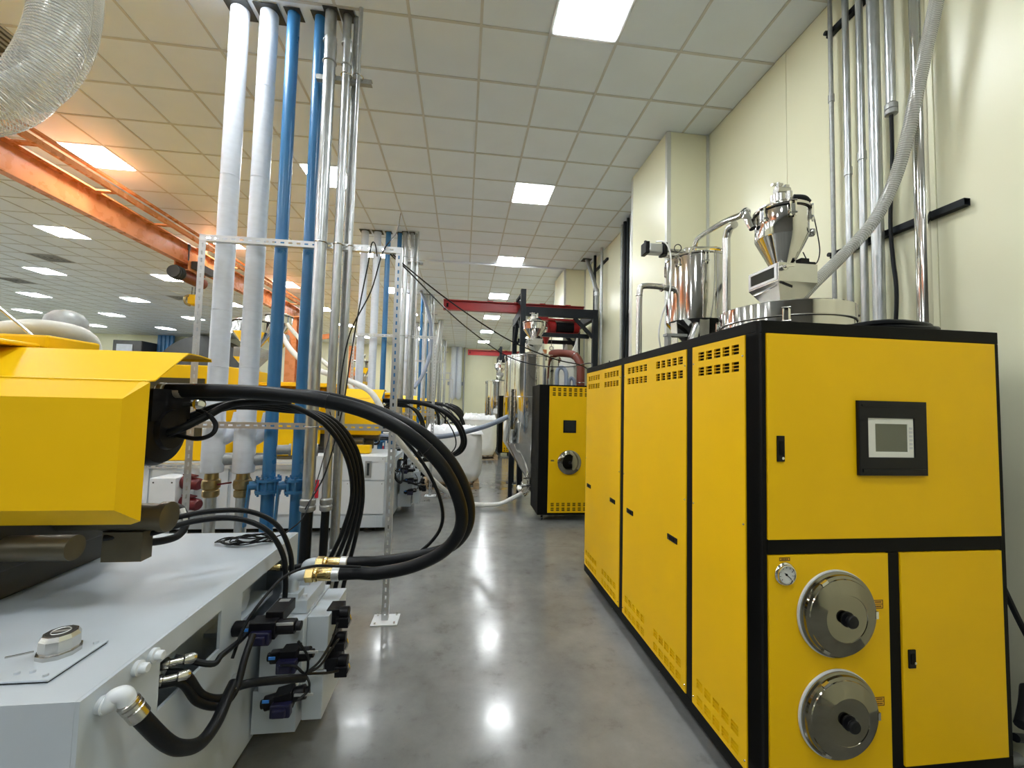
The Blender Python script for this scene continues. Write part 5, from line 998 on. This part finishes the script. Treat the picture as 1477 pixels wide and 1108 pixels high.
m = MB(); m.tube([(GXW-0.02, y-0.02, 3.670), (GXW-0.03, y-0.10, 3.610), (GXW-0.02, y-0.08, 3.510), (GXW, y+0.02, 3.490)], 0.022, 10, 4); m.build('hook', 'bronze', HO)
# crane column in the distance
CC = thing('crane_column', 'orange crane support column with bracket standing behind the first pipe rack', 'column', (-5.2, 13.2, 0))
MB().box(-5.35, 13.0, 0, -5.05, 13.02, 4.2).build('flange', 'orange', CC); MB().box(-5.21, 13.02, 0, -5.19, 13.38, 4.2).build('web', 'orange', CC); MB().box(-5.35, 13.38, 0, -5.05, 13.40, 4.2).build('flange', 'orange', CC); MB().box(-5.45, 12.9, 4.2, -4.95, 13.5, 4.22).build('cap_plate', 'orange', CC)
m = MB(); m.bar((-5.2, 12.98, 3.3), (-5.2, 12.2, 4.16), 0.08, 0.08); m.bar((-5.2, 13.42, 3.5), (-5.2, 13.95, 4.16), 0.08, 0.08); m.build('brace', 'orange', CC)
m = MB(); m.bar((-5.04, 13.2, 3.55), (-3.9, 13.2, 3.75), 0.1, 0.14); m.build('side_arm', 'orange', CC)
C2 = thing('crane_column', 'far orange crane column near the far wall', 'column', (-5.2, 20.0, 0))
MB().box(-5.35, 19.8, 0, -5.05, 19.82, 4.3).build('flange', 'orange', C2); MB().box(-5.21, 19.82, 0, -5.19, 20.18, 4.3).build('web', 'orange', C2); MB().box(-5.35, 20.18, 0, -5.05, 20.2, 4.3).build('flange', 'orange', C2)
# ================================================================= clear ribbed hoses, top left
def ribbed(name, label, pts, r, pitch=0.0135, ringr=0.0021):
    T = thing(name, label, 'hose', pts[0]); sp = smooth_path(pts, 10); MB().tube(sp, r, 20).build('hose_wall', 'clear', T)
    m = MB(); acc = 0
    for i in range(len(sp)-1):
        a, b = sp[i], sp[i+1]; L = (b-a).length; s = acc
        while s < L: m.ring(a.lerp(b, s/L), b-a, r, ringr, 22, 4); s += pitch
        acc = s-L
    m.build('wire_spiral', 'wire', T); return T
ribbed('ribbed_hose', 'clear wire-ribbed hose hanging from the ceiling, the lower of two', [PY(86, -110, 1.9), PY(90, -40, 1.85), PY(88, 15, 1.82), PY(74, 72, 1.80), PY(42, 124, 1.78), PY(0, 152, 1.78), PY(-60, 163, 1.8), PY(-140, 165, 1.85)], 0.090)
ribbed('ribbed_hose', 'clear wire-ribbed hose hanging from the ceiling, the outer loop of two', [PY(112, -110, 2.2), PY(115, -40, 2.15), PY(113, 15, 2.12), PY(100, 68, 2.1), PY(72, 112, 2.1), PY(38, 133, 2.1), PY(-5, 140, 2.1), PY(-80, 140, 2.1)], 0.085)
# things on top of the nearest machine
H1 = thing('hopper_hose', 'fat white hose arching over the nearest yellow machine roof', 'hose', PY(60, 490, 2.4))
MB().tube([PY(-60, 487, 2.35), PY(0, 476, 2.35), PY(50, 472, 2.38), PY(100, 478, 2.45), PY(124, 488, 2.55), PY(132, 500, 2.6), PY(134, 515, 2.6)], 0.042, 16, 6).build('hose', 'milky', H1)
m = MB(); q = PY(95, 471, 2.8); m.lathe([(0.09, -0.10), (0.105, -0.02), (0.097, 0.045), (0.065, 0.085), (0.02, 0.10), (0, 0.101)], q, (0.1, 0, 1), 24); m.cyl(q+V3((0,0,-0.12)), V3((q.x, q.y, 1.965)), 0.05, 14)
solo(m, 'dome_filter', 'galvdull', 'grey dome filter behind the fat white hose on the nearest machine', 'filter')
m = MB(); m.tube([PY(-6, 440, 2.0), PY(30, 470, 2.0), PY(66, 501, 2.0)], 0.006, 8); solo(m, 'thin_rod', 'steelb', 'thin bright rod slanting down to the nearest yellow roof', 'rod')
# wire coil on the grey base
m = MB(); rnd = random.Random(4)
for j in range(5):
    pts = []; c = PZ(362, 778, 0.9); c = V3((c.x-0.005, c.y-0.06, 0.905)); rx, ry, ph = 0.15-0.018*j, 0.055+0.006*(j % 3), 0.15*j
    for i in range(21):
        a = 2*PI*i/20; x, y_ = rx*math.cos(a), ry*math.sin(a); pts.append((c.x+x*math.cos(ph)-y_*math.sin(ph)+0.01*j, c.y+x*math.sin(ph)+y_*math.cos(ph), 0.906+0.004*j+0.012*math.sin(a*2+j)**2))
    m.tube(pts, 0.0038, 6, 2)
m.tube([V3((c.x+0.12, c.y+0.02, 0.912)), V3((c.x+0.2, c.y+0.1, 0.94)), V3((c.x+0.26, c.y+0.22, 1.06)), V3((-0.98, 3.25, 1.50)), V3((-1.01, 3.30, 1.62))], 0.0038, 6, 5)
solo(m, 'wire_coil', 'rubber', 'loose coil of thin black wire lying on the grey machine base', 'wire')
# ================================================================= conveying loaders over the second machine
loader('vacuum_loader', 'steel cone loader above the second moulding machine, beside the orange column', (-3.12, 6.45), 2.45, 1.35, rich=False)
m = MB(); m.box(-3.32, 6.26, 2.122, -3.06, 6.64, 2.144); solo(m, 'feed_block', 'cream', 'cream block carrying the steel loader on the second machine', 'block', bevel=0.01)
loader('vacuum_loader', 'smaller steel loader higher up behind the second moulding machine', (-3.25, 7.6), 2.85, 1.1, rich=False)
m = MB(); m.cyl((-3.25, 7.6, 0.0), (-3.25, 7.6, 2.60), 0.05, 12); solo(m, 'loader_post', 'galvdull', 'grey post carrying the smaller high loader', 'post')
loader('vacuum_loader', 'steel cone loader above the third moulding machine', (-2.6, 10.9), 2.35, 1.3, rich=False)
m = MB(); m.box(-2.8, 10.7, 1.96, -2.4, 11.1, 2.055); solo(m, 'feed_block', 'cream', 'cream block carrying the steel loader on the third machine', 'block', bevel=0.01)
def hose(name, label, pts, r, matn, n=12, cat='hose', sub=8):
    m = MB(); m.tube(pts, r, n, sub); return solo(m, name, matn, label, cat)
hose('conveying_hose', 'milky white hose from the hopper tank outlet across the floor to the rack', [PY(752, 712, 7.05), PY(741, 718, 6.95), PZ(720, 727, 0.07), PZ(690, 728, 0.06), PZ(662, 721, 0.08), PY(640, 706, 6.3), PY(612, 680, 5.9), PY(590, 655, 5.5), PY(573, 632, 5.2), PY(557, 605, 5.1), PY(545, 580, 5.1), PY(530, 562, 5.2), PY(500, 548, 5.4), PY(450, 530, 5.8), PY(420, 505, 6.2), PY(398, 470, 6.5), (-2.93, 6.5, 2.78)], 0.036, 'milky')
hose('conveying_hose', 'grey-blue hose drooping from the hopper tank to the machines over the white bag', [PY(733, 601, 6.85), PY(722, 606, 6.9), PY(700, 615, 7.0), PY(675, 622, 7.1), PY(650, 628, 7.2), PY(620, 631, 7.3), PY(590, 631, 7.4), PY(565, 630, 7.5), PY(540, 628, 7.6)], 0.042, 'bluehose')
hose('conveying_hose', 'grey hose running down behind the blue pipes from the smaller high loader', [(-3.10, 7.55, 3.05), PY(416, 470, 7.5), PY(440, 497, 7.4), PY(470, 525, 7.2), PY(500, 552, 7.0), PY(520, 575, 6.9)], 0.035, 'milky')
hose('conveying_hose', 'grey-blue hose bowing beside the third pipe rack', [PY(607, 420, 11.9), PY(615, 440, 11.8), PY(622, 475, 11.6), PY(620, 510, 11.4), PY(610, 540, 11.2), PY(597, 560, 11.0)], 0.05, 'bluehose')
hose('wrapped_pipe', 'dark lagged duct widening under the ceiling by the fourth pipe rack', [V3((PY(636, 470, 16.0).x, 16.0, CZ-0.008)), V3((PY(636, 470, 16.0).x, 16.0, CZ-0.12)), PY(633, 490, 16.0), PY(630, 505, 16.0), PY(627, 540, 16.0), PY(624, 580, 16.0)], 0.10, 'galvdull')
# overhead cables
hose('aerial_cable', 'black cable sagging from the first rack to the large yellow cabinet', [(-0.60, 3.37, 2.90), PY(590, 388, 3.45), PY(640, 428, 3.6), PY(700, 470, 3.75), PY(745, 496, 3.85), PY(800, 518, 3.95), PY(835, 526, 4.03), (1.245, 4.08, 2.10)], 0.006, 'rubber', 6, 'cable', 6)
hose('aerial_cable', 'black cable sagging lower between the first rack and the hopper tank', [(-0.62, 3.37, 2.90), PY(590, 392, 3.7), PY(640, 443, 4.3), PY(680, 478, 4.9), PY(730, 513, 5.4), PY(775, 527, 5.5), PY(820, 529, 5.2), PY(850, 524, 4.6), (1.30, 4.08, 2.11)], 0.007, 'rubber', 6, 'cable', 6)
hose('hanging_wire', 'black wire hanging inside the first rack down to the hoses', [PZ(578, 308, CZ-0.01), PY(572, 335, 3.9), PY(553, 362, 3.32), PY(535, 420, 3.30), PY(505, 480, 3.28), PY(492, 545, 3.25), PY(488, 600, 3.22)], 0.0055, 'rubber', 6, 'wire', 6)
hose('hanging_wire', 'pair wire looping over the first rack rail and hanging down', [PY(544, 370, 3.35), PY(541, 352, 3.34), PY(536, 352, 3.33), PY(531, 380, 3.32), PY(517, 450, 3.30), PY(505, 520, 3.28), PY(494, 590, 3.22), PY(470, 680, 3.15), PY(440, 735, 3.0)], 0.005, 'rubber', 6, 'wire', 6)
# ================================================================= far end of the hall
def wallbox(label, cat, p0, p1, Y, dep, matn, name):
    a, b = PY(*p0, Y), PY(*p1, Y); m = MB(); m.box(a.x, Y, b.z, b.x, Y+dep, a.z); return solo(m, name, matn, label, cat, bevel=0.03)
T = thing('air_handler', 'dark boxy air handler standing against the far wall', 'unit', (-17.5, 22.5, 0)); a, b = PY(163, 490, 22.4), PY(203, 520, 22.4)
MB().box(a.x, 22.4, 0, b.x, 23.62, a.z).build('casing', 'machdark', T, bevel=0.03); MB().box(a.x+0.2, 22.36, 2.8, b.x-0.4, 22.399, a.z-0.2).build('grille', 'greydark', T)
m = MB(); c = PY(285, 530, 22.0); m.lathe([(2.2, 0), (2.2, 1.2)], (c.x, 22.2, c.z-0.6), (0, 1, 0), 48); solo(m, 'round_duct', 'machdark', 'large dark round fan housing by the far wall', 'housing')
for j, x in enumerate((230, 236, 242, 248)):
    p = PY(x, 500, 23.4); conduit('far_pipe', ['first', 'second', 'third', 'fourth'][j]+' blue pipe of the bundle on the far wall, counted from the air handler', p.x, 23.4, 0.0, CZ-0.01, 0.10, 'blue', n=10)
# white lagged ducts and rails on the far wall
for j, (x, r) in enumerate(((654, 0.16), (662, 0.16))):
    p = PY(x, 540, 23.3); t = thing('lagged_pipe', ['white lagged pipe on the far wall, nearer the rack pipes', 'white lagged pipe on the far wall, nearer the red beam'][j], 'pipe', (p.x, 23.3, 2.2)); MB().lathe([(0.05, 1.95), (r, 2.1), (r, CZ-0.01)], (p.x, 23.3, 0), n=16).build('lagging', 'insul', t)
p = PY(668, 545, 23.35); m = MB(); m.cyl((p.x+0.05, 23.4, 0), (p.x+0.05, 23.4, CZ-0.01), 0.05, 10); solo(m, 'far_pipe', 'galvdull', 'thin grey pipe beside the lagged pipes on the far wall', 'pipe')
a, b = PY(652, 552, 23.45), PY(670, 558, 23.45); m = MB(); m.box(a.x-0.25, 23.45, a.z-0.14, b.x, 23.6, a.z+0.05); solo(m, 'wall_bracket', 'greydark', 'grey bracket under the lagged pipes on the far wall', 'bracket')
